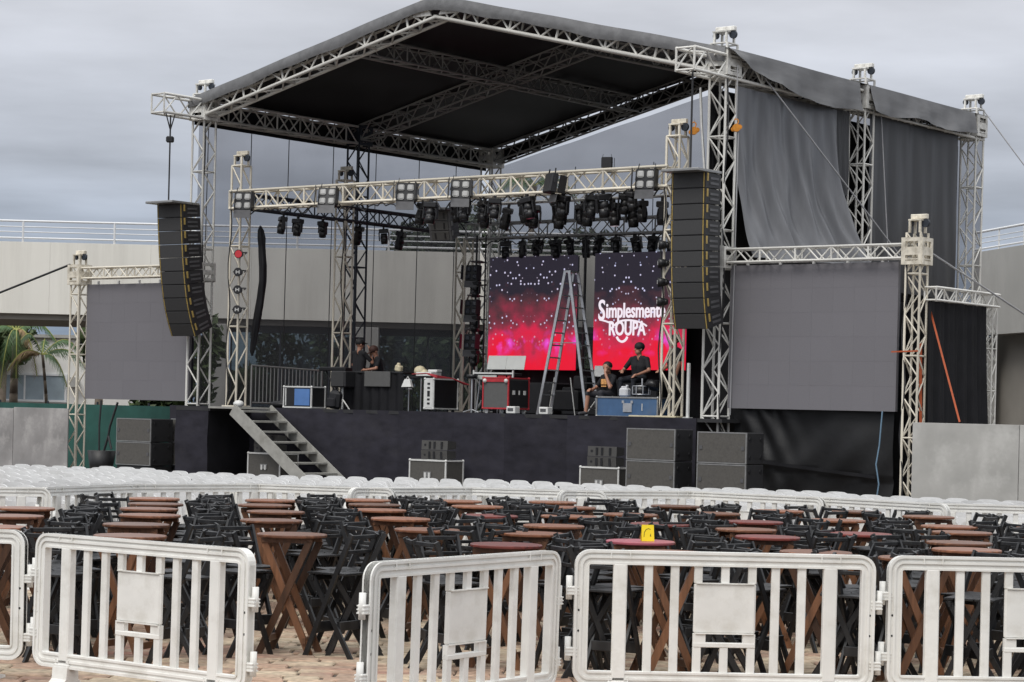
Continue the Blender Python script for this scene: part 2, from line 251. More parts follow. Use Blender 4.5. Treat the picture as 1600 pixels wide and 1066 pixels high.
# ------------------------------------------------------------------ mesh helpers
class MB:
    """collects simple shapes in one bmesh; build() links it as one object"""
    def __init__(s): s.bm = bmesh.new(); s.mi = 0
    def _done(s, vs, M=None):
        if M is not None: bmesh.ops.transform(s.bm, matrix=M, verts=vs)
        return s
    def box(s, c, d, M=None, bev=0.0):
        r = bmesh.ops.create_cube(s.bm, size=1.0); vs = r['verts']
        for v in vs: v.co = Vector((v.co.x * d[0], v.co.y * d[1], v.co.z * d[2])) + Vector(c)
        if M is not None: bmesh.ops.transform(s.bm, matrix=M, verts=vs)
        fs = {f for v in vs for f in v.link_faces}
        for f in fs: f.material_index = s.mi
        if bev:
            es = list({e for v in vs for e in v.link_edges})
            rr = bmesh.ops.bevel(s.bm, geom=es, offset=bev, segments=1, affect='EDGES')
            for f in rr['faces']: f.material_index = s.mi
        return s
    def hexa(s, pts):
        v = [s.bm.verts.new(p) for p in pts]
        for f in ((0, 3, 2, 1), (4, 5, 6, 7), (0, 1, 5, 4), (1, 2, 6, 5), (2, 3, 7, 6), (3, 0, 4, 7)):
            q = s.bm.faces.new([v[i] for i in f]); q.material_index = s.mi
        return s
    def bar(s, p, q, wd, th, side=(0, 1, 0)):
        p, q = Vector(p), Vector(q); d = (q - p).normalized(); sd_ = Vector(side); t = d.cross(sd_).normalized(); sd_ = t.cross(d).normalized()
        a, b = sd_ * wd / 2, t * th / 2
        return s.hexa([p - a - b, p + a - b, p + a + b, p - a + b, q - a - b, q + a - b, q + a + b, q - a + b])
    def cyl(s, p, q, r1, r2=None, n=8, cap=True):
        r2 = r1 if r2 is None else r2; p, q = Vector(p), Vector(q); d = (q - p)
        if d.length < 1e-6: return s
        z = d.normalized(); x = z.orthogonal().normalized(); y = z.cross(x)
        A = []; B = []
        for i in range(n):
            t = 2 * math.pi * i / n; o = x * math.cos(t) + y * math.sin(t)
            A.append(s.bm.verts.new(p + o * r1)); B.append(s.bm.verts.new(q + o * r2))
        for i in range(n):
            f = s.bm.faces.new((A[i], A[(i + 1) % n], B[(i + 1) % n], B[i])); f.smooth = n > 6; f.material_index = s.mi
        if cap:
            f = s.bm.faces.new(A[::-1]); f.material_index = s.mi; f = s.bm.faces.new(B); f.material_index = s.mi
        return s
    def path(s, pts, r, n=6):
        for a, b in zip(pts[:-1], pts[1:]): s.cyl(a, b, r, n=n)
        return s
    def ball(s, c, r, sc=(1, 1, 1), u=10, v=7):
        r_ = bmesh.ops.create_uvsphere(s.bm, u_segments=u, v_segments=v, radius=r); vs = r_['verts']
        for k in vs: k.co = Vector((k.co.x * sc[0], k.co.y * sc[1], k.co.z * sc[2])) + Vector(c)
        for f in {f for k in vs for f in k.link_faces}: f.smooth = True; f.material_index = s.mi
        return s
    def prism(s, poly, axis, t0, t1):
        """poly: 2-D outline; axis 'y': poly is (x,z) extruded in y, 'x': (y,z), 'z': (x,y)"""
        def P(u, v, t): return {'y': (u, t, v), 'x': (t, u, v), 'z': (u, v, t)}[axis]
        A = [s.bm.verts.new(P(u, v, t0)) for u, v in poly]; B = [s.bm.verts.new(P(u, v, t1)) for u, v in poly]; n = len(poly)
        for i in range(n):
            f = s.bm.faces.new((A[i], A[(i + 1) % n], B[(i + 1) % n], B[i])); f.material_index = s.mi
        f = s.bm.faces.new(A[::-1]); f.material_index = s.mi; f = s.bm.faces.new(B); f.material_index = s.mi
        return s
    def ring(s, outer, inner, axis, t0, t1):
        def P(u, v, t): return {'y': (u, t, v), 'x': (t, u, v), 'z': (u, v, t)}[axis]
        n = len(outer); V = [[s.bm.verts.new(P(u, v, t)) for u, v in pl] for pl, t in ((outer, t0), (outer, t1), (inner, t0), (inner, t1))]
        for i in range(n):
            j = (i + 1) % n
            for a, b, c, d in ((V[0][i], V[0][j], V[1][j], V[1][i]), (V[2][j], V[2][i], V[3][i], V[3][j]), (V[0][j], V[0][i], V[2][i], V[2][j]), (V[1][i], V[1][j], V[3][j], V[3][i])):
                f = s.bm.faces.new((a, b, c, d)); f.material_index = s.mi
        return s
    def grid(s, fn, nu, nv, smooth=True):
        V = [[s.bm.verts.new(fn(i / nu, j / nv)) for j in range(nv + 1)] for i in range(nu + 1)]
        for i in range(nu):
            for j in range(nv):
                f = s.bm.faces.new((V[i][j], V[i + 1][j], V[i + 1][j + 1], V[i][j + 1])); f.smooth = smooth; f.material_index = s.mi
        return s
    def mesh(s, name, mats):
        bmesh.ops.recalc_face_normals(s.bm, faces=s.bm.faces)
        me = bpy.data.meshes.new(name); s.bm.to_mesh(me); s.bm.free()
        for m in (mats if isinstance(mats, (list, tuple)) else [mats]): me.materials.append(MATS[m])
        return me
    def build(s, name, mats, parent=None):
        o = bpy.data.objects.new(name, s.mesh(name, mats)); COL.objects.link(o)
        if parent is not None: o.parent = parent
        return o

AL = R(38); MID = Vector((-1.9, 53.5, 0)); EA = Vector((math.cos(AL), -math.sin(AL), 0)); EB = Vector((math.sin(AL), math.cos(AL), 0))
def SW(a, b, z=0.0): return MID + EA * a + EB * b + Vector((0, 0, z))     # stage frame (along the front, towards the back, up) -> world
def tag(o, label, cat, group=None, kind=None):
    if label: o['label'] = label
    if cat: o['category'] = cat
    if group: o['group'] = group
    if kind: o['kind'] = kind
    return o
def thing(name, label, cat, loc=(0, 0, 0), rz=0.0, group=None):
    o = bpy.data.objects.new(name, None); COL.objects.link(o); o.location = loc; o.rotation_euler = (0, 0, rz); o.empty_display_size = 0.2
    return tag(o, label, cat, group)
def sthing(name, label, cat, a, b, z=0.0, yaw=0.0, group=None): return thing(name, label, cat, SW(a, b, z), -AL + R(yaw), group)
def copy_tree(o, parent=None):
    c = o.copy(); COL.objects.link(c); c.parent = parent
    for ch in o.children: copy_tree(ch, c)
    return c
def inst(name, me, parent, M):
    o = bpy.data.objects.new(name, me); COL.objects.link(o); o.parent = parent; o.matrix_local = M; return o
ROD = {}
def rodmesh(m, n=8):
    if (m, n) not in ROD: ROD[(m, n)] = MB().cyl((0, 0, 0), (0, 0, 1), 1.0, n=n).mesh('rod', m)
    return ROD[(m, n)]
def rod(name, parent, p, q, r, m, n=8):
    p, q = Vector(p), Vector(q); d = q - p
    M = Matrix.Translation(p) @ d.to_track_quat('Z', 'Y').to_matrix().to_4x4() @ Matrix.Diagonal((r, r, d.length, 1))
    return inst(name, rodmesh(m, n), parent, M)

def truss(name, label, cat, p0, p1, wd, ht, m, up=(0, 0, 1), bay=0.5, rc=0.031, rb=0.018, group=None, post_every=3, style='N', yaxis=None):
    """box truss from p0 to p1: four chords, zigzag braces on four faces, straight posts at the module ends"""
    p0, p1 = Vector(p0), Vector(p1); Ln = (p1 - p0).length; x = (p1 - p0).normalized()
    if yaxis is not None: y = Vector(yaxis); y = (y - x * y.dot(x)).normalized(); z = x.cross(y)
    else: z = Vector(up); z = (z - x * z.dot(x)).normalized(); y = z.cross(x)
    t = thing(name, label, cat, group=group)
    t.matrix_world = Matrix(((x.x, y.x, z.x, p0.x), (x.y, y.y, z.y, p0.y), (x.z, y.z, z.z, p0.z), (0, 0, 0, 1)))
    hy, hz = wd / 2, ht / 2
    for sy in (-1, 1):
        for sz in (-1, 1): rod('chord', t, (0, sy * hy, sz * hz), (Ln, sy * hy, sz * hz), rc, m)
    n = max(2, round(Ln / bay)); st = Ln / n
    def face(A, B):      # A(i), B(i): the two chord points at station i
        for i in range(n):
            a, b = (A(i * st), B((i + 1) * st)) if i % 2 == 0 else (B(i * st), A((i + 1) * st))
            rod('brace', t, a, b, rb, m, 6)
        for i in range(0, n + 1):
            if i % post_every == 0: rod('post', t, A(i * st), B(i * st), rb * 1.25, m, 6)
    for sy in (-1, 1): face(lambda s_: (s_, sy * hy, -hz), lambda s_: (s_, sy * hy, hz))
    for sz in (-1, 1): face(lambda s_: (s_, -hy, sz * hz), lambda s_: (s_, hy, sz * hz))
    return t
def plate_sleeve(parent, xc, wd, m, ln=0.55):
    """sleeve block round a tower (tower local frame: x runs up): four plates with openings"""
    h = wd / 2 + 0.07; th = 0.02
    for ax in (0, 1):
        for sg in (-1, 1):
            mb = MB(); a, b = ln / 2, h
            outer = [(xc - a, -b), (xc + a, -b), (xc + a, b), (xc - a, b)]; inner = [(xc - a * .72, -b * .62), (xc + a * .72, -b * .62), (xc + a * .72, b * .62), (xc - a * .72, b * .62)]
            mb.ring(outer, inner, 'z', h * sg - th / 2, h * sg + th / 2); mb.box((xc, 0, h * sg), (ln * .3, b * 1.3, th * .8)).box((xc - ln * .3, 0, h * sg), (ln * .05, b * 1.3, th * .8))
            o = mb.build('sleeve_plate', m, parent)
            if ax: o.matrix_local = Matrix.Rotation(R(90), 4, 'X')
def tower(name, label, a, b, z0, z1, wd, m, group, head=True, sleeve=None, rc=0.03, rb=0.018, bay=0.5):
    t = truss(name, label, 'tower', SW(a, b, z0), SW(a, b, z1), wd, wd, m, yaxis=EA, bay=bay, rc=rc, rb=rb, group=group, post_every=4)
    H = z1 - z0
    if head:     # hoist head: low frame, cap beam and pulley wheels
        for sy in (-1, 1):
            for sz in (-1, 1): MB().bar((H, sy * wd * .36, sz * wd * .36), (H + .27, sy * wd * .36, sz * wd * .36), .045, .045).build('head_post', m, t)
        MB().box((H + .26, 0, 0), (.03, wd * .9, wd * .9)).build('head_plate', m, t)
        MB().box((H + .33, .04, 0), (.10, wd * 1.15, wd * .28), bev=.01).build('cap_beam', m, t)
        MB().cyl((H + .2, wd * .55, -.03), (H + .2, wd * .55, .03), .09, n=14).build('pulley', 'truss_dark', t)
        MB().cyl((H + .2, -wd * .5, -.03), (H + .2, -wd * .5, .03), .07, n=14).build('pulley', 'truss_dark', t)
    if sleeve is not None: plate_sleeve(t, sleeve - z0, wd, m)
    mb = MB(); mb.box((.02, 0, 0), (.04, wd * 1.5, wd * 1.5)); mb.build('base_plate', m, t)
    return t

# ------------------------------------------------------------------ ground and paving
g = MB().grid(lambda u, v: (-900 + 1800 * u, -300 + 2200 * v, -0.012), 4, 4, False).build('ground', 'grout'); g['kind'] = 'structure'
def paver_mesh(wd, dp, k):
    rr = random.Random(k); j = lambda: rr.uniform(-.012, .012); h = rr.uniform(-.004, .006); t = .012
    lo = [(-wd / 2 + j(), -dp / 2 + j()), (wd / 2 + j(), -dp / 2 + j()), (wd / 2 + j(), dp / 2 + j()), (-wd / 2 + j(), dp / 2 + j())]
    hi = [(x - math.copysign(t, x), y - math.copysign(t, y)) for x, y in lo]
    V = [(x, y, -.02) for x, y in lo] + [(x, y, -.002 + h) for x, y in lo] + [(x, y, .008 + h + rr.uniform(-.003, .003)) for x, y in hi]
    Fc = [(8, 9, 10, 11)] + [(i, (i + 1) % 4, 4 + (i + 1) % 4, 4 + i) for i in range(4)] + [(4 + i, 4 + (i + 1) % 4, 8 + (i + 1) % 4, 8 + i) for i in range(4)]
    return V, Fc
spots = []; y = 13.0; row = 0
while y < 30:
    dp = random.Random(row).choice((.19, .22, .25)); x = -7.5 + random.Random(row + 99).uniform(0, .4)
    while x < 7.5:
        wd = random.choice((.28, .36, .42, .5)); cx = x + wd / 2
        if abs(cx / (y + .1)) < .245: spots.append((cx, y + dp / 2, wd - .022, dp - .022))
        x += wd
    y += dp; row += 1
# what the bottom edge of the picture shows first; nearer stones are hidden below the frame
vis = sorted([s_ for s_ in spots if s_[1] > 15.75 and -4.2 < s_[0] < 4.4], key=lambda s_: (abs(s_[0] + 1.6) > 2.6, s_[1]))[:300]; vset = set(vis)
pm_cache = {}
for (cx, cy, wd, dp) in vis:
    k = (round(wd, 2), round(dp, 2), random.randrange(3))
    if k not in pm_cache:
        V, Fc = paver_mesh(wd, dp, hash(k)); me = bpy.data.meshes.new('paver'); me.from_pydata(V, [], Fc); me.materials.append(MATS['paver']); pm_cache[k] = me
    inst('paver', pm_cache[k], g, Matrix.Translation((cx, cy, 0)) @ Matrix.Rotation(random.choice((0, math.pi)), 4, 'Z'))
V = []; Fc = []
for i, s_ in enumerate(spots):
    if s_ in vset: continue
    v, f = paver_mesh(s_[2], s_[3], i); o_ = len(V); V += [(a + s_[0], b + s_[1], c) for a, b, c in v]; Fc += [tuple(q + o_ for q in p) for p in f]
me = bpy.data.meshes.new('paving'); me.from_pydata(V, [], Fc); me.materials.append(MATS['paver']); o = bpy.data.objects.new('paving', me); COL.objects.link(o); o.parent = g; o['kind'] = 'stuff'

# ------------------------------------------------------------------ buildings behind
BY = 70.0
t = thing('terrace_building', 'long pale concrete upper floor with white roof railing behind the stage', 'building', (0, BY, 0))
xs = [-24 + 3.15 * i for i in range(11)]
for a, b in zip(xs[:-1], xs[1:]): MB().box(((a + b) / 2, .15, 5.83), (b - a - .004, .3, 2.24), bev=.002).build('wall_panel', 'concrete_wall', t)
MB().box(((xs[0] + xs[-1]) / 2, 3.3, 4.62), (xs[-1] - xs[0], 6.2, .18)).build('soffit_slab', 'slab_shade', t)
MB().box(((xs[0] + xs[-1]) / 2, 3.3, 6.9), (xs[-1] - xs[0], 5.9, .06)).build('roof_slab', 'concrete_grey', t)
for z, r_ in ((7.6, .035), (7.42, .018), (7.26, .018), (7.07, .03)): rod('rail', t, (xs[0], .05, z), (xs[-1], .05, z), r_, 'rail_white')
for i in range(12): rod('railing_post', t, (xs[0] + 2.86 * i, .05, 6.95), (xs[0] + 2.86 * i, .05, 7.6), .035, 'rail_white')
for i, x in enumerate((-9.35, -4.6, .2, 5.0)): MB().box((x, .35, 2.27), (.75, .6, 4.54), bev=.02).build('column', 'concrete_grey', t)
for i in range(9):
    x0 = -8.9 + 1.55 * i; MB().box((x0 + .77, .6, 2.2), (1.5, .02, 4.3)).build('glass_pane', 'dark_glass', t); MB().box((x0, .6, 2.25), (.05, .08, 4.5)).build('mullion', 'truss_dark', t)
MB().box((-2, .6, 4.42), (14, .1, .22)).build('window_head', 'truss_dark', t)

t = thing('side_wing_building', 'grey concrete side wing with white roof railing at the right edge', 'building', (14.25, 70, 0), math.atan2(-21, 4.3))
LW = 22.0        # local x runs towards the camera, y to the right of it (the outer face is y = 0, seen from -x world)
for i in range(5): MB().box((LW / 5 * (i + .5), .2, 6.02), (LW / 5 - .005, .4, 2.6), bev=.003).build('wall_panel', 'concrete_grey', t)
for x in (0.35, 6.0, 8.6, 13.5, 20): MB().box((x, .22, 2.35), (1.5 if x < 1 or x > 7 else 2.6, .38, 4.68), bev=.01).build('column', 'concrete_grey', t)
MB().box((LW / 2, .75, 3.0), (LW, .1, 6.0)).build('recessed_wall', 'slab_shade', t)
for z, r_ in ((7.95, .04), (7.75, .015), (7.6, .015), (7.42, .03)): rod('rail', t, (0, .1, z), (LW, .1, z), r_, 'rail_white')
for i in range(13): rod('railing_post', t, (i * 1.8, .1, 7.3), (i * 1.8, .1, 7.95), .03, 'rail_white')

t = thing('white_house', 'white house with curtained window seen under the concrete terrace', 'house', (-17.6, 85, 0))
MB().box((0, 3, 2.2), (6.2, 6, 4.4)).build('wall', 'house_white', t)
MB().box((0, 3, 4.45), (6.5, 6.3, .12)).build('roof', 'concrete_grey', t)
wn = MB().ring([(-1.75, 1.95), (.7, 1.95), (.7, 3.02), (-1.75, 3.02)], [(-1.66, 2.03), (.62, 2.03), (.62, 2.95), (-1.66, 2.95)], 'y', -.08, 0.02).build('window', 'rail_white', t)
for i in range(3): MB().box((-1.28 + .76 * i, -.02, 2.49), (.74, .03, .92)).build('pane', 'window_glass', wn)
MB().box((-.9, -.05, 2.49), (.06, .06, .94)).build('mullion', 'rail_white', wn); MB().box((-.14, -.05, 2.49), (.06, .06, .94)).build('mullion', 'rail_white', wn)
MB().box((.98, -.2, 2.72), (.30, .35, .40), bev=.02).build('air_conditioner', 'concrete_grey', t)

# ------------------------------------------------------------------ trees
def leaf_cloud(name, parent, blobs, n, size, m, seed):
    rng = np.random.default_rng(seed); V = []; Fc = []
    wts = np.array([b[1][0] * b[1][1] * b[1][2] for b in blobs]); wts = wts / wts.sum()
    for k in range(n):
        c, r_ = blobs[rng.choice(len(blobs), p=wts)]
        d = rng.normal(size=3); d /= np.linalg.norm(d); p = np.array(c) + d * np.array(r_) * (rng.uniform(.35, 1.05) ** .6)
        a = rng.normal(size=3); a /= np.linalg.norm(a); b_ = np.cross(a, rng.normal(size=3)); b_ /= np.linalg.norm(b_); s_ = size * rng.uniform(.6, 1.4)
        i = len(V); V += [tuple(p - a * s_), tuple(p - b_ * s_ * .45), tuple(p + a * s_), tuple(p + b_ * s_ * .45)]; Fc.append((i, i + 1, i + 2, i + 3))
    me = bpy.data.meshes.new(name); me.from_pydata(V, [], Fc); me.materials.append(MATS[m]); o = bpy.data.objects.new(name, me); COL.objects.link(o); o.parent = parent; return o
def tree(label, x, y, h, r, m='leaf', n=2600, seed=1, z0=None, group=None):
    t = thing('leafy_tree', label, 'tree', (x, y, 0), group=group); rr = random.Random(seed); z0 = h * .4 if z0 is None else z0
    mb = MB(); mb.cyl((0, 0, -.1), (.1, 0, z0), .2, .13)
    blobs = []
    for i in range(8):
        a = i * 2.4 + rr.uniform(-.4, .4); d = r * rr.uniform(.25, .75); c = (math.cos(a) * d, math.sin(a) * d * .7, z0 + (h - z0) * rr.uniform(.2, .85)); blobs.append((c, (r * rr.uniform(.35, .55), r * .45, (h - z0) * rr.uniform(.18, .32))))
        mb.cyl((.08, 0, z0 * .85), c, .07, .02, n=6)
    mb.build('trunk', 'trunk', t); leaf_cloud('crown', t, blobs, n, .17, m, seed); return t
GB = 'trees beyond the terrace'
tree('dark green tree behind the roof railing, left of the hanging centre speakers', -3.1, 94, 10.4, 3.2, 'leaf_dark', 7000, 3, 5)
tree('dark tree behind the roof railing, above the title screen', 3.2, 95, 9.6, 3.4, 'leaf_dark', 7000, 4, 5)
for i, (x, y, h, r, lb) in enumerate(((-8.2, 80, 5.0, 2.3, 'dark tree added behind the glass front as its reflection, beside the grey column'), (-5.2, 82, 5.2, 2.6, 'bushy tree added behind the glass front as its reflection, above the steel crowd barrier'),
        (-2.3, 81, 4.9, 2.4, 'green tree added behind the glass front as its reflection, behind the two men'), (.6, 82, 5.0, 2.5, 'bright green tree added behind the glass front as its reflection, beside the patterned screen'))):
    tree(lb, x, y, h, r, 'leaf' if i != 1 else 'leaf_dark', 4000, 10 + i, 1.0)  # trees added behind the panes to stand in for the reflected ones
tree('dark green tree under the terrace at the left edge of the picture', -19.2, 84, 5.4, 1.3, 'leaf', 1300, 21, 3.4)
tree('green tree under the terrace beside the left screen tower', -15.2, 82, 4.9, 1.0, 'leaf', 900, 22, 3.0)
tree('shrubby tree between the left side screen and the roof tower', -10.2, 66.5, 4.6, 1.5, 'leaf', 2200, 23, .8)

def frond(mb, base, az, length, rise, droop, wid, mi):
    pts = []; b = Vector(base); d = Vector((math.cos(az), math.sin(az), 0))
    for i in range(9):
        u = i / 8; pts.append(b + d * length * (u - .15 * u * u) + Vector((0, 0, rise * math.sin(min(u * 2.2, 1.57)) - droop * u * u)))
    mb.mi = 1
    for a, c in zip(pts[:-1], pts[1:]): mb.cyl(a, c, .022, .016, n=5)
    mb.mi = mi; sd_ = d.cross(Vector((0, 0, 1)))
    for i in range(36):
        u = .1 + .9 * i / 36; k = min(int(u * 8), 7); p = pts[k].lerp(pts[k + 1], u * 8 - k); tn = (pts[k + 1] - pts[k]).normalized()
        for sg in (-1, 1):
            L_ = wid * (1 - .6 * abs(u - .4)) * random.uniform(.8, 1.1); q = p + sd_ * sg * L_ * .62 + tn * L_ * .35 + Vector((0, 0, -L_ * random.uniform(.45, .8))); s2 = tn * .022
            v = [mb.bm.verts.new(k_) for k_ in (p - s2, p + s2, q)]; f = mb.bm.faces.new(v); f.material_index = mi
def palm(label, x, y, h, r0, lean, fr, seed):
    random.seed(seed); t = thing('palm_tree', label, 'palm', (x, y, 0)); mb = MB(); pts = [Vector((lean * (i / 8) ** 2, 0, h * i / 8)) for i in range(9)]
    for i in range(8): mb.cyl(pts[i], pts[i + 1], r0 * (1 - .05 * i) * (1.06 if i % 2 else 1), r0 * (1 - .05 * (i + 1)), n=9)
    mb.build('trunk', 'trunk', t)
    for k, (az, ln, ri, dr, wd, mi) in enumerate(fr):
        m2 = MB(); frond(m2, pts[-1], R(az), ln, ri, dr, wd, mi); m2.build('frond', ['palm_leaf', 'palm_rib', 'palm_dry'], t)
    return t
palm('thick palm with a drooping frond over its trunk, left of the window', -17.6, 79, 4.45, .18, 0.05,
     [(250, 1.1, .25, 2.3, .55, 0), (285, .9, .3, 2.0, .6, 0), (20, 1.7, .6, 1.0, .5, 0), (150, 1.8, .7, .9, .5, 0), (60, 1.7, .9, .5, .5, 0), (200, 1.5, .5, 1.4, .5, 0), (330, 1.2, .3, 1.9, .5, 2), (110, 1.5, 1.1, .4, .5, 0)], 5)
palm('slender bent palm with long fronds in front of the white house', -16.25, 78.5, 3.6, .075, -.25,
     [(0, 1.9, .5, 1.0, .6, 0), (15, 1.5, .8, .6, .55, 0), (190, 1.4, .4, 1.0, .4, 2), (340, 1.2, .2, 1.3, .5, 0), (95, 1.0, .7, .3, .4, 0), (220, 1.0, .9, .4, .4, 0), (175, 1.2, .25, .75, .35, 2)], 6)
palm('tall coconut palm showing beyond the far corner of the roof', 0.45, 100, 12.1, .2, .3,
     [(a_, 2.4, .8, 1.5, .8, 0) for a_ in (0, 50, 100, 150, 200, 250, 300)], 8)
random.seed(11)

# ------------------------------------------------------------------ hoardings and fences either side of the stage
for i, (a0, a1, zt, m, lb) in enumerate(((-14.72, -12.46, 1.80, 'board_grey_dark', 'stained grey hoarding board beside the left screen tower'), (-17.0, -14.74, 1.77, 'board_grey_dark', 'stained grey hoarding board at the left edge of the picture'),
        (13.05, 15.36, 1.99, 'board_grey', 'pale grey hoarding board beside the right screen tower'), (15.375, 17.7, 1.99, 'board_grey', 'pale grey hoarding board at the right edge of the picture'))):
    t = sthing('hoarding_board', lb, 'hoarding', (a0 + a1) / 2, -.5, 0, group='grey hoarding boards')
    MB().box((0, 0, zt / 2), (a1 - a0, .04, zt), bev=.004).build('board', m, t)
    for x in (-.8, .8): MB().box((x, .06, zt / 2 - .05), (.06, .08, zt - .1)).build('batten', 'truss_grey', t)
t = sthing('mesh_fence', 'green mesh fence behind the left screen and black speakers', 'fence', -14, 3.2)
MB().grid(lambda u, v: (-6 + 11 * u, .05 * math.sin(u * 40 + v * 3), 1.92 * v), 60, 6).build('mesh_cloth', 'green_mesh', t)
for i in range(6): rod('post', t, (-6 + 2.2 * i, .1, 0), (-6 + 2.2 * i, .1, 2.0), .03, 'truss_dark')
t = sthing('potted_plant', 'black pot with two bare stems under the left screen', 'plant', -11.15, -.45)
MB().cyl((0, 0, 0), (0, 0, .7), .27, .38, n=16).build('pot', 'pot_black', t)
MB().path([(-.1, 0, .6), (-.12, 0, 1.4), (-.1, .03, 2.05)], .025).build('stem', 'cable', t)
mb = MB().path([(.05, 0, .6), (.25, 0, 1.1), (.3, 0, 1.35), (.55, .03, 2.0)], .03); mb.path([(.25, 0, 1.1), (.38, 0, .75)], .03); mb.build('stem', 'cable', t)

# ------------------------------------------------------------------ stage platform
ST = 1.96
t = sthing('stage_platform', 'high stage platform wrapped in dark navy carpet', 'stage', 0, 0)
MB().box((0, 5.9, ST - .04), (17.0, 12.8, .08)).build('deck', 'deck', t)
xs = [-8.5, -5.6, -3.9, -2.1, -.6, 1.1, 2.6, 4.4, 6.1, 7.86]
for i, (a, b) in enumerate(zip(xs[:-1], xs[1:])):
    def fn(u, v, a=a, b=b, i=i): return (a + (b - a) * u, -.52 + .016 * math.sin(v * 9 + i * 1.7 + u * 2) + .012 * math.sin(u * 13 + i * 2 + v * 3) + .02 * u, (ST + .004) * v)
    MB().grid(fn, 16, 10).build('front_skirt', 'stage_carpet', t)
MB().grid(lambda u, v: (7.86, -.52 + 12.8 * u, (ST + .002) * v), 4, 2).build('side_skirt', 'cloth_black', t)
MB().grid(lambda u, v: (-8.5, -.5 + 12.8 * u, (ST - .085) * v), 4, 2).build('side_skirt', 'cloth_black', t); MB().grid(lambda u, v: (-8.5 + 16.36 * u, 12.28, (ST - .085) * v), 4, 2).build('rear_skirt', 'cloth_black', t)
MB().box((-6.1, -1.25, ST - .06), (1.2, 1.48, .1)).build('wing_deck', 'deck', t)
MB().grid(lambda u, v: (-6.7 + 1.16 * u, -2.0 + .02 * math.sin(v * 8), ST * v), 8, 8).build('wing_skirt', 'stage_carpet', t)
MB().grid(lambda u, v: (-5.54, -2.0 + 1.46 * u, ST * v), 4, 2).build('wing_skirt', 'cloth_black', t)  # blacker cloth here puts the shade of the wing's side into its colour
# stairs
t = sthing('stage_stairs', 'grey steel stairs leading down from the stage past the front', 'stairs', 0, 0)
def stp(u): return Vector((-4.72 + 2.75 * u, 0, ST - .01 - 1.95 * u))
for b in (-1.98, -.72):
    p, q = stp(0), stp(1); MB().bar((p.x, b, p.z - .05), (q.x, b, q.z + .02), .05, .30, side=(0, 1, 0)).build('stringer', 'stair_grey', t)
for k in range(8):
    p = stp((k + .25) / 8); MB().box((p.x + .1, -1.35, p.z - .03), (.30, 1.19, .05), bev=.006).build('tread', 'stair_grey', t)
MB().box((-5.1, -1.35, ST - .02), (.9, 1.3, .05)).build('landing', 'stair_grey', t)

# ------------------------------------------------------------------ roof
GT = 'roof towers of the stage'
tower('roof_tower', 'white truss tower at the front left corner of the stage roof', -8, 0, 0, 10.08, .42, 'truss_white', GT, sleeve=9.66)
tower('roof_tower', 'white truss tower at the front right corner of the stage roof, nearest', 8, 0, 0, 10.08, .42, 'truss_white', GT, sleeve=9.66)
tower('roof_tower', 'dark truss tower inside the stage, middle of the left side', -8, 6, 0, 9.95, .42, 'truss_dark', GT, head=False, sleeve=9.66)
tower('roof_tower', 'white truss tower at the middle of the right roof edge', 8.05, 6, 0, 10.1, .42, 'truss_white', GT, sleeve=9.66)
tower('roof_tower', 'white truss tower at the far left corner behind the patterned screen', -8, 12, 0, 9.95, .42, 'truss_white', GT, head=False, sleeve=9.66)
tower('roof_tower', 'white truss tower at the far right corner of the stage roof', 8.05, 11.8, 0, 10.1, .42, 'truss_white', GT, sleeve=9.66)
GR = 'roof trusses of the stage'
truss('roof_truss', 'left eave truss of the stage roof jutting out to carry the speakers', 'truss', SW(-8, -1.65, 9.66), SW(-8, 12.1, 9.66), .46, .47, 'truss_white', bay=.46, group=GR, rc=.036, rb=.021)
truss('roof_truss', 'right eave truss of the stage roof above the grey drape', 'truss', SW(8, -1.5, 9.57), SW(8, 12.1, 9.57), .46, .47, 'truss_white', bay=.46, group=GR, rc=.036, rb=.021)
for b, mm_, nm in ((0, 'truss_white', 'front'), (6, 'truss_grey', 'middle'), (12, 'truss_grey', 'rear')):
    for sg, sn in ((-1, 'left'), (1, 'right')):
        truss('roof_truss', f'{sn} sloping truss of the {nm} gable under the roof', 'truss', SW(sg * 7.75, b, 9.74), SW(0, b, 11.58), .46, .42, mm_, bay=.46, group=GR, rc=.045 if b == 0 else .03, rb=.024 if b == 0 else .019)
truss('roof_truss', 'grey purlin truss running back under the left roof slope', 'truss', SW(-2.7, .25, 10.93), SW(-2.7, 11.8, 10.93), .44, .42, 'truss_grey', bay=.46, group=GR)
t = sthing('ridge_joint', 'white steel ridge joint plates at the peak of the front gable', 'bracket', 0, -.25, 11.4)
for x in (-.4, .4): MB().prism([(x - .28, 0), (x + .28, 0), (x + .06, .42), (x - .06, .42)], 'y', -.02, .02).build('plate', 'truss_white', t)
def roofz(a, b): return 11.84 - .235 * math.sqrt(a * a + .06) + .006 * math.sin(a * 2.3 + b * 1.1) - .02 * math.cos(b * math.pi / 3) * (1 - abs(a) / 9)
t = sthing('roof_cover', 'grey tarpaulin covering the gabled stage roof', 'tarpaulin', 0, 0)
MB().grid(lambda u, v: ((-8.25 + 16.6 * u), -.32 + 12.6 * v, roofz(-8.25 + 16.6 * u, -.32 + 12.6 * v) + .06), 60, 44).build('top_sheet', 'tarp_grey', t)
MB().grid(lambda u, v: ((-8.05 + 16.1 * u), -.22 + 12.3 * v, roofz(-8.05 + 16.1 * u, v * 12) - .015 + .02 * math.sin(u * 50) * math.sin(v * 6)), 60, 24).build('black_lining', 'tarp_black', t)
def fas(u, v):
    a = -8.25 + 16.5 * u; top = roofz(a, -.32) + .06; dr = .30 + .02 * math.sin(a * 1.7) + .015 * math.sin(a * 4.1 + 1)
    return (a, -.325 - .05 * math.sin(v * 2.5), top - dr * v)
MB().grid(fas, 80, 4).build('front_hem', 'tarp_grey', t)
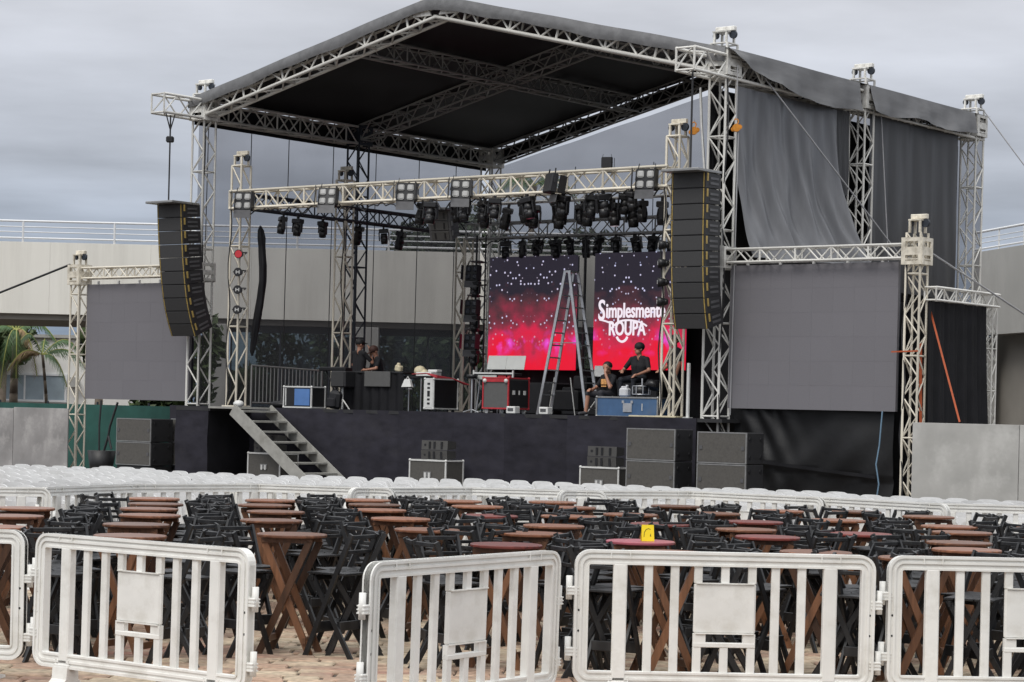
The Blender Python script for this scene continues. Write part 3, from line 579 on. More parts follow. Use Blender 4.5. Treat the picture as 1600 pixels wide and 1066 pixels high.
for k, (b0, b1, f0, f1) in enumerate(((-.32, 5.35, .12, .72), (5.85, 11.3, .62, .58))):
    def flp(u, v, b0=b0, b1=b1, f0=f0, f1=f1):
        b = b0 + (b1 - b0) * u; d = f0 + (f1 - f0) * min(1, u * 2.2) + .05 * math.sin(b * 2.1); return (8.35 + .12 * v + .035 * math.sin(b * 3 + v * 3) * v + .02 * math.sin(b * 9) * v, b, roofz(8.35, b) + .058 - d * v)
    MB().grid(flp, 60, 10).build('side_flap', 'tarp_grey', t)

t = sthing('eave_valance', 'black cloth strip behind the left eave truss', 'valance', -8.27, 0, 9.4)
MB().grid(lambda u, v: (.01 * math.sin(u * 40), -.1 + 12.2 * u, -.1 + .62 * v), 40, 2).build('cloth', 'tarp_black', t)
t = sthing('gable_valance', 'black cloth strip along the rear gable truss', 'valance', 0, 12.26, 0)
for sg in (-1, 1): MB().grid(lambda u, v: (sg * 8.1 * (1 - u), 0, 9.5 + 1.9 * u + .38 * v), 20, 2).build('cloth', 'tarp_black', t)
# scrims and drapes
t = sthing('left_scrim', 'translucent grey mesh scrim closing the left side of the stage', 'scrim', -8.3, 0)
MB().grid(lambda u, v: (.03 * math.sin(u * 30), .1 + 11.8 * u, .6 + 8.75 * v), 40, 6).build('mesh_cloth', 'scrim', t)
for b in (.35, 1.95, 3.4, 5.2, 7.0, 8.9, 10.6): rod('seam', t, (.05, b, .6), (.05, b + .05, 9.3), .012, 'cable')
t = sthing('rear_scrim', 'translucent grey mesh scrim closing the back of the stage', 'scrim', 0, 12.3)
MB().grid(lambda u, v: (-8.2 + 16.3 * u, .03 * math.sin(u * 40), .6 + (8.75 + 1.85 * (1 - abs(-8.2 + 16.3 * u) / 8.3)) * v), 40, 6).build('mesh_cloth', 'scrim', t)
for a in (-5, -2.2, .8, 3.6, 6): rod('seam', t, (a, -.05, .6), (a, -.05, 9.3), .012, 'cable')
def drape(label, m, b0, b1, z1, z0f, amp, a0=8.12, flare=0.0, narrow=0.0, nm='side_drape'):
    t = sthing(nm, label, 'drape', a0, b0)
    def fn(u, v):
        z0 = z0f(u); z = z1 + (z0 - z1) * v; s_ = v * v
        b = (b1 - b0) * u + flare * u * s_ + narrow * (1 - u) * s_
        x = amp * (.3 + v) * (math.sin(u * 21 + v * 1.6) + .6 * math.sin(u * 47 - v * 2.4 + 1)) + .05 * math.sin(v * 7 + u * 9) * amp * 4 + .95 * s_ * v * flare + .055 * v * math.sin(u * 31 + v * 12) * flare + .03 * v * math.sin(u * 60 - v * 9 + 2) * flare
        return (x, b, z)
    MB().grid(fn, 110, 34).build('cloth', m, t); return t
drape('grey drape gathered on the right side of the stage, above the right screen truss', 'drape_grey', .3, 4.7, 9.22, lambda u: 5.45 + .15 * u, .05, flare=.75, narrow=-.2)
drape('narrow dark sheet standing in for the shaded gap beside the middle right tower', 'drape_dark', 4.5, 5.6, 9.3, lambda u: 7.3, .03, a0=7.95)  # dark sheet added for the shade in the gap between the drapes
drape('dark grey drape between the middle and far right roof towers', 'drape_dark', 6.3, 10.9, 9.42, lambda u: 5.2 - .1 * u, .04, a0=8.1)
drape('black curtain inside the right side of the stage', 'cloth_black', .1, 12, 9.2, lambda u: 1.0, .03, a0=7.55)
t = sthing('tied_cloth', 'black cloth tied up in a long roll beside the left light tower', 'cloth', 0, 0)
RP = [(-6.12, 6.62, .02), (-6.1, 6.5, .08), (-6.07, 6.3, .1), (-6.05, 6.1, .085), (-6.0, 5.6, .1), (-6.0, 5.2, .095), (-6.08, 4.6, .1), (-6.18, 4.1, .095), (-6.26, 3.65, .075), (-6.3, 3.4, .06), (-6.3, 3.28, .02)]
def rollf(u, v):
    k = v * (len(RP) - 1); i = min(int(k), len(RP) - 2); f = k - i; f = f * f * (3 - 2 * f); p, q = RP[i], RP[i + 1]; x, z, r = (p[j] + (q[j] - p[j]) * f for j in range(3))
    an = u * 2 * math.pi; r *= 1 + .1 * math.sin(an * 5 + z * 2) + .06 * math.sin(an * 3 - z * 5); return (x + r * math.cos(an), .25 + r * math.sin(an), z)
mb = MB().grid(rollf, 28, 60)
mb.build('roll', 'cloth_black', t)
drape('short black drape at the top of the front right tower', 'cloth_black', -.05, .4, 9.25, lambda u: 7.0, .03, a0=7.68)

# ------------------------------------------------------------------ side screens
def offscreen(label, a0, a1, z0, z1):
    t = sthing('led_screen', label, 'screen', (a0 + a1) / 2, .1, z0, group='side screens, switched off'); W_, H_ = a1 - a0, z1 - z0; nx, nz = 8, 6; mw, mh = W_ / nx, H_ / nz
    me = MB().box((0, 0, 0), (mw - .0012, .09, mh - .0012)).mesh('module', 'led_off')
    for i in range(nx):
        for k in range(nz): inst('module', me, t, Matrix.Translation((-W_ / 2 + mw * (i + .5), random.uniform(-.0008, .0008), mh * (k + .5))) @ Matrix.Rotation(random.uniform(-.003, .003), 4, 'Z'))
    MB().box((0, .12, H_ / 2), (W_ - .1, .1, H_ - .1)).build('back_frame', 'truss_dark', t)
    for i in range(5): MB().box((-W_ / 2 + .4 + i * (W_ - .8) / 4, 0, H_ + .04), (.05, .05, .1)).build('hanging_clamp', 'metal_white', t)
    return t
offscreen('switched off grey screen on the left of the stage', -12.46, -8.42, 2.08, 5.2)
offscreen('switched off grey screen on the right of the stage', 8.28, 12.34, 2.2, 5.28)
GS = 'screen towers'
tower('screen_tower', 'cream truss tower holding the outer end of the left screen', -12.72, 0, 0, 5.75, .32, 'truss_cream', GS, sleeve=5.46, rc=.027, rb=.016, bay=.42)
tower('screen_tower', 'cream truss tower holding the outer end of the right screen', 12.78, 0, 0, 5.85, .32, 'truss_cream', GS, sleeve=5.47, rc=.027, rb=.016, bay=.42)
truss('screen_truss', 'cream truss above the left screen', 'truss', SW(-12.5, 0, 5.5), SW(-8.25, 0, 5.5), .28, .28, 'truss_cream', bay=.3, rc=.026, rb=.017, group='screen trusses')
truss('screen_truss', 'white truss above the right screen', 'truss', SW(8.25, 0, 5.48), SW(12.6, 0, 5.48), .28, .28, 'truss_white', bay=.3, rc=.026, rb=.017, group='screen trusses')
for a, lb in ((-8, 'left'), (8, 'right')):
    t = sthing('sleeve_bracket', f'white sleeve bracket on the front {lb} roof tower at screen height', 'bracket', a, 0, 5.2); 
    sq = lambda k: [(-.27 * k, .25 - .25 * k), (.27 * k, .25 - .25 * k), (.27 * k, .25 + .25 * k), (-.27 * k, .25 + .25 * k)]
    for y in (-.26, .26): MB().ring(sq(1), sq(.72), 'y', y - .01, y + .01).build('plate', 'truss_white', t); MB().box((0, y, .25), (.4, .012, .1)).build('crosspiece', 'truss_white', t)
    for x in (-.285, .285): MB().ring(sq(.93), sq(.68), 'x', x - .01, x + .01).build('plate', 'truss_white', t); MB().box((x, 0, .25), (.012, .36, .1)).build('crosspiece', 'truss_white', t)

# black cloth and technical tent behind the right screen
def under(u, v):
    a = 8.35 + 3.85 * u; sag = .12 * math.sin(u * math.pi); z = 2.25 * v
    return (a, .25 + .025 * math.sin(u * 11 + v * 4) + .02 * math.sin(u * 5 - v * 9) + .07 * math.exp(-((u - .2) / .16) ** 2) * math.sin((u * 3.2 + v) * 15) * v + .03 * math.sin((u - .55 * v) * 26) * (1 - v) + (.06 if z < 1.05 - .28 * u else 0), z)
t = sthing('screen_skirt', 'shiny black sheet hanging under the right screen', 'sheet', 0, 0); MB().grid(under, 70, 30).build('sheet', 'plastic_black', t)
MB().grid(lambda u, v: (8.5 + 3.4 * u, .12 + .03 * math.sin(u * 30), 1.08 - .28 * u + .07 * v), 40, 2).build('taped_hem', 'cloth_black', t)
t = sthing('black_tent', 'black cloth tent on a truss frame behind the right screen tower', 'tent', 13.0, .1)
def tcl(u, v):
    w_ = (1 - v) ** 1.5; return (.05 * math.sin(u * 34 + v) * (.4 + w_) + .02 * math.sin(u * 80) + .10 * w_, 2.85 * u * (.94 + .06 * w_), 4.52 * v)
MB().grid(tcl, 110, 12).build('side_cloth', 'cloth_black', t)
MB().grid(lambda u, v: (-3.2 * u, .9 + .04 * math.sin(u * 60 + 1), 4.5 * v), 60, 6).build('front_cloth', 'cloth_black', t)
truss('tent_truss', 'white truss along the top of the black tent', 'truss', SW(13.05, .1, 4.62), SW(13.05, 3.0, 4.62), .26, .26, 'truss_white', bay=.28, rc=.024, rb=.016)
truss('tent_truss', 'short white truss leg at the outer corner of the black tent', 'truss', SW(12.98, 3.0, 0), SW(12.98, 3.0, 4.5), .2, .2, 'truss_white', bay=.3, rc=.02, rb=.012, yaxis=EA)
t = sthing('ratchet_strap', 'orange ratchet strap running down from the right screen tower', 'strap', 0, 0); MB().bar((12.95, .3, 4.3), (14.0, -.35, 2.02), .038, .006, side=(1, 0, 0)).build('strap', 'strap_orange', t)
t = sthing('ratchet_strap', 'orange strap wrapped round the right screen tower', 'strap', 0, 0)
MB().bar((12.9, .02, 3.6), (12.93, .05, 1.9), .06, .01, side=(1, 0, 0)).build('hanging_end', 'strap_orange', t); MB().bar((12.35, -.19, 3.42), (12.95, -.19, 3.44), .01, .03, side=(0, 1, 0)).build('strap', 'strap_orange', t)

# ------------------------------------------------------------------ light rig
GI = 'light rig towers'
tower('light_tower', 'cream truss tower at the front left of the light rig', -6.6, 0, ST, 8.15, .34, 'truss_cream', GI)
tower('light_tower', 'cream truss tower at the front right of the light rig', 6.85, 0, ST, 8.15, .34, 'truss_cream', GI)
tower('light_tower', 'cream truss tower at the middle left of the light rig', -6.55, 3.9, ST, 8.15, .34, 'truss_cream', GI)
tower('light_tower', 'cream truss tower beside the patterned screen', -6.5, 9.0, ST, 7.0, .34, 'truss_cream', GI, head=False)
GL = 'light rig trusses'
truss('light_truss', 'long cream front truss carrying the stage lights', 'truss', SW(-6.8, 0, 7.27), SW(6.75, 0, 7.27), .42, .44, 'truss_cream', bay=.44, rc=.034, rb=.021, group=GL)
truss('light_truss', 'dark left side truss of the light rig with hanging lights', 'truss', SW(-6.55, .3, 7.25), SW(-6.55, 9, 7.25), .36, .36, 'truss_dark', bay=.44, group=GL)
truss('light_truss', 'grey lamp bar truss just behind the right half of the front truss', 'truss', SW(.4, .95, 7.08), SW(6.7, .95, 7.08), .26, .22, 'truss_grey', bay=.36, rc=.022, rb=.013, group=GL)
truss('light_truss', 'grey rear truss of the light rig above the video screens', 'truss', SW(-6.3, 9.0, 7.15), SW(6.4, 9.0, 7.15), .4, .42, 'truss_grey', bay=.44, group=GL)
# moving heads
def moving_head():
    t = thing('moving_head', 'x', 'stage light')
    MB().box((0, 0, -.05), (.06, .06, .1)).box((0, 0, -.16), (.32, .22, .13), bev=.02).build('base', 'lamp_black', t)
    for s_ in (-1, 1): MB().box((s_ * .155, 0, -.34), (.04, .1, .28), bev=.01).build('yoke_arm', 'lamp_black', t)
    hd = MB().cyl((0, 0, -.24), (0, 0, -.40), .10, .125, n=14).cyl((0, 0, -.40), (0, 0, -.58), .125, .105, n=14).build('head', 'lamp_black', t)
    MB().cyl((0, 0, -.575), (0, 0, -.59), .088, n=14).build('lens', 'lens', hd); MB().box((0, -.115, -.4), (.09, .02, .05)).build('display', 'lamp_grey', hd)
    return t
spots = []
for i, b in enumerate((1.55, 2.1, 3.05, 4.55, 5.5, 6.3)): spots.append((-6.55, b, 7.05, ('first', 'second', 'third', 'fourth', 'fifth', 'sixth')[i] + ' moving light from the left under the dark side truss'))
ordn = ('first', 'second', 'third', 'fourth', 'fifth', 'sixth', 'seventh', 'eighth', 'ninth', 'tenth', 'eleventh', 'twelfth', 'thirteenth', 'fourteenth', 'fifteenth')
for i in range(14): spots.append((-.6 + .5 * i + random.uniform(-.12, .12), (.2, -.2)[i % 2], 7.05, ordn[i] + ' moving light from the left under the cream front truss'))
for i in range(11): spots.append((.9 + .5 * i + random.uniform(-.1, .1), .75 + .2 * (i % 3), 6.95, ordn[i] + ' small moving light from the left behind the right half of the front truss'))
for i in range(14): spots.append((-5.0 + .56 * i + random.uniform(-.1, .1), 9.0, 6.93, ordn[i] + ' moving light from the left under the grey rear truss'))
mh = moving_head()
for i, (a, b, z, lb) in enumerate(spots):
    o = mh if i == 0 else copy_tree(mh)
    o.location = SW(a, b, z); o.rotation_euler = (R(random.uniform(-14, 14)), R(random.uniform(-12, 12)), -AL + R(random.uniform(-70, 70))); o.scale = (random.uniform(.85, 1.1),) * 3; tag(o, lb, 'stage light', 'moving lights of the light rig')
# four-lamp blinders on the front truss
def blinder(label, a, b, z, yaw, tilt, lit=True, cat='stage light', grp='four lamp blinders', sc=1.0):
    t = sthing('blinder_light', label, cat, a, b, z, yaw, group=grp); t.rotation_euler[0] = R(tilt); t.scale = (sc,) * 3
    MB().box((0, .09, 0), (.44, .16, .44), bev=.02).build('housing', 'lamp_black', t)
    for x in (-.105, .105):
        for z_ in (-.105, .105): MB().box((x, 0.0, z_), (.145, .03, .145), bev=.025).build('lamp', 'lamp_glass' if lit else 'lens', t)
    MB().box((0, -.03, -.32), (.40, .012, .19)).build('barn_door', 'lamp_grey', t)
    MB().box((-.27, -.04, 0), (.015, .2, .40), Matrix.Rotation(R(12), 4, 'Z')).build('barn_door', 'lamp_black', t); MB().box((.25, -.02, 0), (.015, .2, .40), Matrix.Rotation(R(-8), 4, 'Z')).build('barn_door', 'lamp_black', t)
    for x in (-.24, .24): MB().bar((x, .1, 0), (x * .7, .1, .34), .03, .012).build('yoke_arm', 'lamp_black', t)
    return t
for i, (a, yw, tl) in enumerate(((-6.1, 30, -8), (-3.2, 28, -14), (-.65, 32, -10), (1.05, 34, -12), (6.3, 18, -6))):
    blinder(('four lamp blinder at the far left end of the front truss', 'four lamp blinder second from the left on the front truss', 'four lamp blinder third from the left on the front truss', 'four lamp blinder above the hanging centre speakers', 'four lamp blinder at the right end of the front truss')[i], a, -.42, 7.2, yw, tl, sc=1.08)
blinder('blinder turned away on the right half of the front truss', 3.75, -.36, 7.2, 150, 10)
blinder('small dark lamp standing on top of the front truss', 4.9, .1, 7.68, 200, 0, False, sc=.55)
# par lamps on the towers
def par(label, a, b, z, yaw, m):
    t = sthing('par_lamp', label, 'stage light', a, b, z, yaw, group='round lamps on the light towers')
    MB().cyl((0, .16, 0), (0, .0, 0), .08, .115, n=16).cyl((0, .24, 0), (0, .16, 0), .05, .08, n=16).build('can', 'lamp_black', t)
    MB().cyl((0, .012, 0), (0, -.006, 0), .095, n=16).build('lens', 'red_lens' if m == 'red' else 'lamp_black', t)
    if m != 'red':
        for x in (-.04, .04): MB().box((x, -.012, 0), (.026, .012, .085)).build('lamp_strip', 'lamp_glass', t)
        MB().box((0, -.013, 0), (.05, .012, .025)).build('lamp_strip', 'lamp_glass', t)
    mb = MB()
    for x in (-.15, .15): mb.bar((x, .08, 0), (x, .2, .05), .02, .03)
    mb.bar((-.15, .2, .05), (.15, .2, .05), .02, .03, side=(0, 1, 0)); mb.build('yoke', 'lamp_black', t)
for i, (z, m) in enumerate(((5.86, 'red'), (5.4, 'w'), (4.95, 'w'), (4.44, 'w'))): par(('red round lamp at the top of the front left light tower', 'black round lamp second from the top of the front left light tower', 'black round lamp third from the top of the front left light tower', 'lowest round lamp on the front left light tower')[i], -6.3, -.34, z, 25, m)
for i, z in enumerate((5.75, 5.35, 4.93, 4.5)): par(('highest', 'second highest', 'second lowest', 'lowest')[i] + ' round lamp on the left of the front right light tower', 6.62, -.3, z, -55, 'w')
# lamp pole near the patterned screen
t = sthing('lamp_pole', 'black pole with stacked lamps beside the patterned screen', 'light stand', -4.55, 7.0, ST)
rod('pole', t, (0, .15, 0), (0, .15, 4.9), .03, 'lamp_black'); rod('pole', t, (.32, .15, 0), (.32, .15, 4.9), .025, 'lamp_black')
for z in (1.2, 2.15, 3.1): rod('crossbar', t, (-.05, .15, z + .42), (.4, .15, z + .42), .02, 'lamp_black')
for i, z in enumerate((3.9, 2.95, 2.0)):
    blinder(('top', 'middle', 'lowest')[i] + ' dark lamp on the pole beside the patterned screen', -4.5, 6.9, ST + z - .05, 10, -5, False, grp='lamps on the black pole')
    o = copy_tree(mh); o.location = SW(-4.4, 6.95, ST + z - .2); o.rotation_euler = (0, 0, -AL); tag(o, ('top', 'middle', 'lowest')[i] + ' moving light on the pole beside the patterned screen', 'stage light', 'moving lights of the light rig')
    MB().box((-.12, -.05, z + .3), (.36, .3, .03), Matrix.Rotation(R(-6), 4, 'X')).build('top_plate', 'lamp_grey', t)

# ------------------------------------------------------------------ hanging speakers
def line_array(label, a, b, z, n, wd, ht, dp, tilt0, curve, m='grille_dark', tone='speaker_black', yaw=0, strip=True):
    t = sthing('line_array', label, 'speakers', a, b, z, yaw, group='hanging speaker arrays')
    MB().box((0, .1, .03), (wd + .06, dp + .35, .06), bev=.01).build('flying_frame', 'edge_metal' if strip else 'lamp_grey', t)
    p = Vector((0, 0, 0)); ang = R(tilt0)
    for i in range(n):
        ang += R(curve(i)); M = Matrix.Translation(p) @ Matrix.Rotation(ang, 4, 'X')
        c = MB().hexa([(-wd / 2, 0, -ht + .004), (wd / 2, 0, -ht + .004), (wd / 2, dp, -ht + .02), (-wd / 2, dp, -ht + .02), (-wd / 2, 0, -.004), (wd / 2, 0, -.004), (wd / 2, dp, -.02), (-wd / 2, dp, -.02)]).build('cabinet', tone, t); c.matrix_local = M
        MB().box((0, -.008, -ht / 2), (wd - .13, .02, ht - .03), bev=.004).build('grille', m, c)
        for s_ in (-1, 1):
            if strip: MB().box((s_ * (wd / 2 - .045), -.01, -ht / 2), (.016, .02, ht - .02)).build('yellow_edge', 'yellow', c)
            MB().box((s_ * (wd / 2 + .006), .06, -ht * .3), (.014, .05, ht * .5)).build('rigging_pin', 'yellow' if strip else 'edge_metal', c)
            MB().box((s_ * (wd / 2 + .002), dp * .55, -ht * .36), (.02, dp * .55, .05)).build('side_rail', 'lamp_grey', c); MB().box((s_ * (wd / 2 + .002), dp * .55, -ht * .68), (.02, dp * .55, .05)).build('side_rail', 'lamp_grey', c)
            if not strip: MB().box((s_ * wd * .22, -.02, -ht * .5), (.04, .02, ht * .6)).build('slot', 'lamp_black', c)
        p = M @ Vector((0, 0, -ht))
    return t
cv = lambda i: 0.0 if i < 2 else (1.0 if i < 6 else 2.6)
line_array('tall line of speakers hanging at the front left of the stage', -7.85, -1.3, 7.1, 10, .93, .343, .62, 3, lambda i: .7 if i < 4 else (1.6 if i < 7 else 4.4))
line_array('tall line of speakers hanging at the front right of the stage', 8.03, -1.3, 7.17, 10, .88, .333, .58, 0, lambda i: .2 if i < 4 else (1.1 if i < 7 else 3.4))
line_array('short grey speaker cluster hanging at the centre under the front truss', -1.55, 1.9, 6.98, 3, .62, .25, .42, 4, lambda i: 5.0, 'grille', 'lamp_grey', 12, False)
def cable_thing(name, label, cat, pts, r, m, world=False):
    t = thing(name, label, cat, pts[0] if world else SW(*pts[0])); o = Vector(t.location); mb = MB(); P = [Vector(p) if world else SW(*p) for p in pts]; mb.path([p - o for p in P], r, 6).build('cable', m, t); return t
t = cable_thing('hanging_chain', 'dark chain holding the left line of speakers', 'chain', [(-8, -1.2, 9.4), (-8, -1.2, 7.12)], .022, 'cable')
mb = MB().path([(-.12, 0, .05), (0, 0, -.38), (.12, 0, .05)], .018); mb.build('sling', 'cable', t); MB().box((0, 0, -.62), (.2, .14, .16), bev=.03).build('hoist', 'lamp_black', t)
cable_thing('hanging_chain', 'chain holding the right line of speakers', 'chain', [(8, -1.2, 9.4), (8, -1.2, 7.18)], .022, 'cable')
for a, b, z, z1, lb, p in ((8.36, 0.0, 8.25, 9.6, 'orange chain hoist hanging on the front right roof tower', 1), (7.27, .0, 8.25, 8.5, 'orange hoist on top of the front right light tower', 0)):
    t = sthing('chain_hoist', lb, 'hoist', a, b, z, 40); k_ = .62
    MB().cyl((0, -.06, 0), (0, .06, 0), .085, n=14).cyl((.07, -.035, .02), (.07, .035, .02), .055, n=12).cyl((-.065, -.035, -.03), (-.065, .035, -.03), .05, n=12).build('body', 'hook_orange', t)
    MB().path([(0, 0, .07), (.04, 0, .11), (.045, 0, .16), (0, 0, .2), (-.04, 0, .17)], .014).build('hook', 'hook_orange', t)
    rod('chain', t, (0, 0, .19), (0, 0, z1 - z), .014, 'cable_grey', 6)
    if p: rod('chain', t, (.05, 0, -.1), (.02, 0, -6.2), .014, 'cable_grey', 6)
for p, q, lb, r in (((-13, -.1, 5.75), (-20.5, -2.2, 3.1), 'dark guy rope running down from the left screen tower', .03), ((8.3, 1.2, 9.5), (9.6, 5.6, 5.6), 'thin rope stretched across the grey drape', .018),
        ((8.2, 11.9, 10.2), (14.0, 14, 1.9), 'thin guy wire from the far right roof tower', .015), ((8.25, 6.6, 9.3), (8.6, 7.0, 2.4), 'thin rope hanging over the dark grey drape', .014),
        ((12.95, .1, 5.5), (13.6, 4, 4.2), 'short grey tie rod behind the right screen tower', .02)):
    cable_thing('guy_rope', lb, 'rope', [p, q], r, 'cable_grey' if 'thin' in lb or 'grey' in lb else 'cable')
cable_thing('power_cable', 'blue cable hanging down over the black sheet under the right screen', 'cable', [(12.1, -.05, 2.2), (12.05, -.05, 1.5), (12.0, -.08, 1.1), (12.06, -.05, .7), (12.0, -.05, .3)], .016, 'cable_blue')
cable_thing('power_cable', 'bundle of white cables beside the front right roof tower', 'cable', [(7.35, .1, 9.2), (7.4, .1, 8.4), (7.55, .05, 7.3), (7.6, 0, 6.2)], .03, 'metal_white')

cr_ = random.Random(3)
for i, (a0, a1, b, z, sag, lb) in enumerate(((-6.3, -2.2, -.2, 7.03, .22, 'black cable sagging under the left end of the front truss'), (-2.4, 1.6, -.2, 7.03, .3, 'black cable sagging under the middle of the front truss'), (1.4, 6.5, -.15, 7.03, .35, 'black cable sagging under the right end of the front truss'), (-5.8, 6.2, 8.8, 6.9, .25, 'black cable looped along the grey rear truss'))):
    P_ = []; nl = max(3, int((a1 - a0) / .8))
    for k in range(nl * 6 + 1):
        u = k / (nl * 6); P_.append((a0 + (a1 - a0) * u, b, z - sag * abs(math.sin(u * nl * math.pi)) * (.6 + .4 * math.sin(k * 1.3))))
    cable_thing('power_cable', lb, 'cable', P_, .016, 'cable')
for a, b, z0, z1, lb in ((-6.75, -.2, 2.0, 7.1, 'black cable running down the front left light tower'), (6.66, -.2, 2.0, 7.1, 'black cable running down the front right light tower'), (-6.4, 3.7, 2.0, 7.1, 'black cable running down the middle left light tower'), (8.25, -.22, .4, 9.3, 'black cable running down the front right roof tower'), (-7.78, -.2, 2, 9.3, 'black cable running down the front left roof tower'), (12.62, -.17, .3, 5.3, 'black cable running down the right screen tower')):
    cable_thing('power_cable', lb, 'cable', [(a + .05 * math.sin(k * 1.1), b, z1 + (z0 - z1) * k / 14) for k in range(15)], .017, 'cable')
# ------------------------------------------------------------------ video wall
def videowall(label, a0, a1, z0, z1, b, m, nx, nz):
    t = sthing('video_wall', label, 'screen', a0, b, z0); W_, H_ = a1 - a0, z1 - z0; mw, mh_ = W_ / nx, H_ / nz
    for i in range(nx):
        for k in range(nz): MB().box((mw * (i + .5), 0, mh_ * (k + .5)), (mw - .003, .08, mh_ - .003)).build('module', m, t)
    MB().box((W_ / 2, .1, H_ / 2), (W_ - .05, .08, H_ - .05)).build('back_frame', 'truss_dark', t); return t
videowall('lit video screen with white sparks above a red and magenta glow', -5.52, -2.45, 3.2, 6.4, 9.0, 'video_a', 6, 6)
vw = videowall('lit red video screen showing a white title, right of the ladder', -1.6, 1.4, 3.22, 6.4, 8.7, 'video_b', 8, 6)
def text_part(body, x, z, size, parent, yo=-.06, ext=.012, off=.006):
    cu = bpy.data.curves.new('t', 'FONT'); cu.body = body; cu.size = size; cu.extrude = ext; cu.offset = off; cu.resolution_u = 4
    to = bpy.data.objects.new('t', cu); COL.objects.link(to); dg = bpy.context.evaluated_depsgraph_get(); me = bpy.data.meshes.new_from_object(to.evaluated_get(dg)); bpy.data.objects.remove(to)
    me.materials.clear(); me.materials.append(MATS['title_white']); o = bpy.data.objects.new('title_lettering', me); COL.objects.link(o); o.parent = parent
    o.matrix_local = Matrix.Translation((x, yo, z)) @ Matrix.Rotation(R(90), 4, 'X') @ Matrix.Diagonal((.68, 1, 1, 1)); return o
o = text_part('S', .16, 1.36, .78, vw, off=.008); o = text_part('implesmente', .42, 1.42, .56, vw, off=.009)
text_part('ROUPA', .52, .94, .54, vw, off=.01)
mb = MB(); pts = []
for i in range(40):
    u = i / 39; pts.append((.22 + 1.5 * u + .14 * math.sin(u * 9), -.06, 1.30 + .075 * math.sin(u * 8.5 + 2.2) - .05 * u))
mb.path(pts, .026, 6); mb.path([(.98 + .2 * math.cos(R(k)), -.06, 1.02 + .26 * math.sin(R(k))) for k in range(-150, -29, 12)], .032, 6); mb.build('title_swash', 'title_white', vw)
t = sthing('backdrop', 'black backdrop below and beside the video screens', 'backdrop', 0, 9.35, ST)
MB().grid(lambda u, v: (-5.6 + 11.5 * u, .03 * math.sin(u * 90), 1.3 * v), 90, 3).build('cloth', 'cloth_black', t)
t = sthing('backdrop', 'black curtain hanging to the right of the title screen', 'backdrop', 0, 9.3, ST)
MB().grid(lambda u, v: (.6 + 5.5 * u, .03 * math.sin(u * 60), 4.6 * v), 60, 3).build('cloth', 'cloth_black', t)
t = sthing('screen_post', 'black post between the two video screens', 'post', -2.1, 8.9, ST); rod('post', t, (0, 0, 0), (0, 0, 5), .04, 'lamp_black'); rod('post', t, (.42, 0, 0), (.42, 0, 5), .04, 'lamp_black')
for a in (-4.4, -3.2, -.6, .8): 
    t = sthing('screen_hanger', f'thin dark bar hanging the video screens, {("far left", "second from left", "second from right", "far right")[(-4.4, -3.2, -.6, .8).index(a)]}', 'bar', a, 9.05, 6.4); rod('bar', t, (0, 0, 0), (0, 0, .6), .025, 'lamp_black')

# ------------------------------------------------------------------ floor speakers and cases in front of the stage
def sub_stack(label, a, b, top, wd, ht, dp):
    t = sthing('subwoofer_stack', label, 'speakers', a + wd / 2, b, 0, group='bass speaker stacks'); base = top - 2 * ht
    if base > .02: MB().box((0, dp / 2, base / 2 - .003), (wd - .02, dp - .02, base - .006), bev=.01).build('plinth', 'speaker_black', t)
    for k in range(2):
        z = base + ht * (k + .5); c = MB().box((0, dp / 2, z), (wd, dp, ht - .012), bev=.015).build('cabinet', 'speaker_black', t)
        MB().box((0, -.006, z), (wd - .05, .02, ht - .07)).build('grille', 'sub_grille', c)
        MB().ring([(-wd / 2, z - ht / 2 + .006), (wd / 2, z - ht / 2 + .006), (wd / 2, z + ht / 2 - .006), (-wd / 2, z + ht / 2 - .006)], [(-wd / 2 + .025, z - ht / 2 + .03), (wd / 2 - .025, z - ht / 2 + .03), (wd / 2 - .025, z + ht / 2 - .03), (-wd / 2 + .025, z + ht / 2 - .03)], 'y', -.02, .01).build('front_trim', 'edge_metal', c)
        for x in (-1, 1): MB().box((x * (wd / 2 - .09), -.022, z), (.07, .012, .08)).build('bracket', 'lamp_grey', c)
        for y in (.18, .82):
            for zz in (-.28, .28): MB().cyl((wd / 2 - .002, dp * y, z + ht * zz), (wd / 2 + .012, dp * y, z + ht * zz), .045, n=10).build('skid', 'lamp_black', c)
    return t
sub_stack('pair of bass speakers stacked before the stage, left of the right tower', 7.09, -2.0, 1.73, 1.24, .68, .66)
sub_stack('pair of bass speakers stacked in front of the right roof tower', 8.88, -2.0, 1.70, 1.2, .66, .66)
sub_stack('pair of bass speakers stacked beside the left end of the stage', -8.85, -2.0, 1.61, 1.28, .6, .75)
sub_stack('bass speakers half hidden behind the carpeted left wing', -7.75, -1.15, 1.63, 1.1, .6, .55)
def trunk_case(t, w_, d_, h_, face='case_black', edge='edge_metal', z0=0, r=.012):
    MB().box((0, d_ / 2, z0 + h_ / 2), (w_, d_, h_), bev=.008).build('body', face, t)
    X = (-w_ / 2, w_ / 2); Y = (0, d_); Z = (z0, z0 + h_)
    for y in Y:
        for z in Z: MB().box((0, y, z), (w_ + .02, .035, .035)).build('edge_trim', edge, t)
    for x in X:
        for z in Z: MB().box((x, d_ / 2, z), (.033, d_, .033)).build('edge_trim', edge, t)
    for x in X:
        for y in Y:
            MB().box((x, y, z0 + h_ / 2), (.034, .034, h_)).build('edge_trim', edge, t)
            for z in Z: MB().ball((x, y, z), .035, u=8, v=5).build('corner_ball', edge, t)
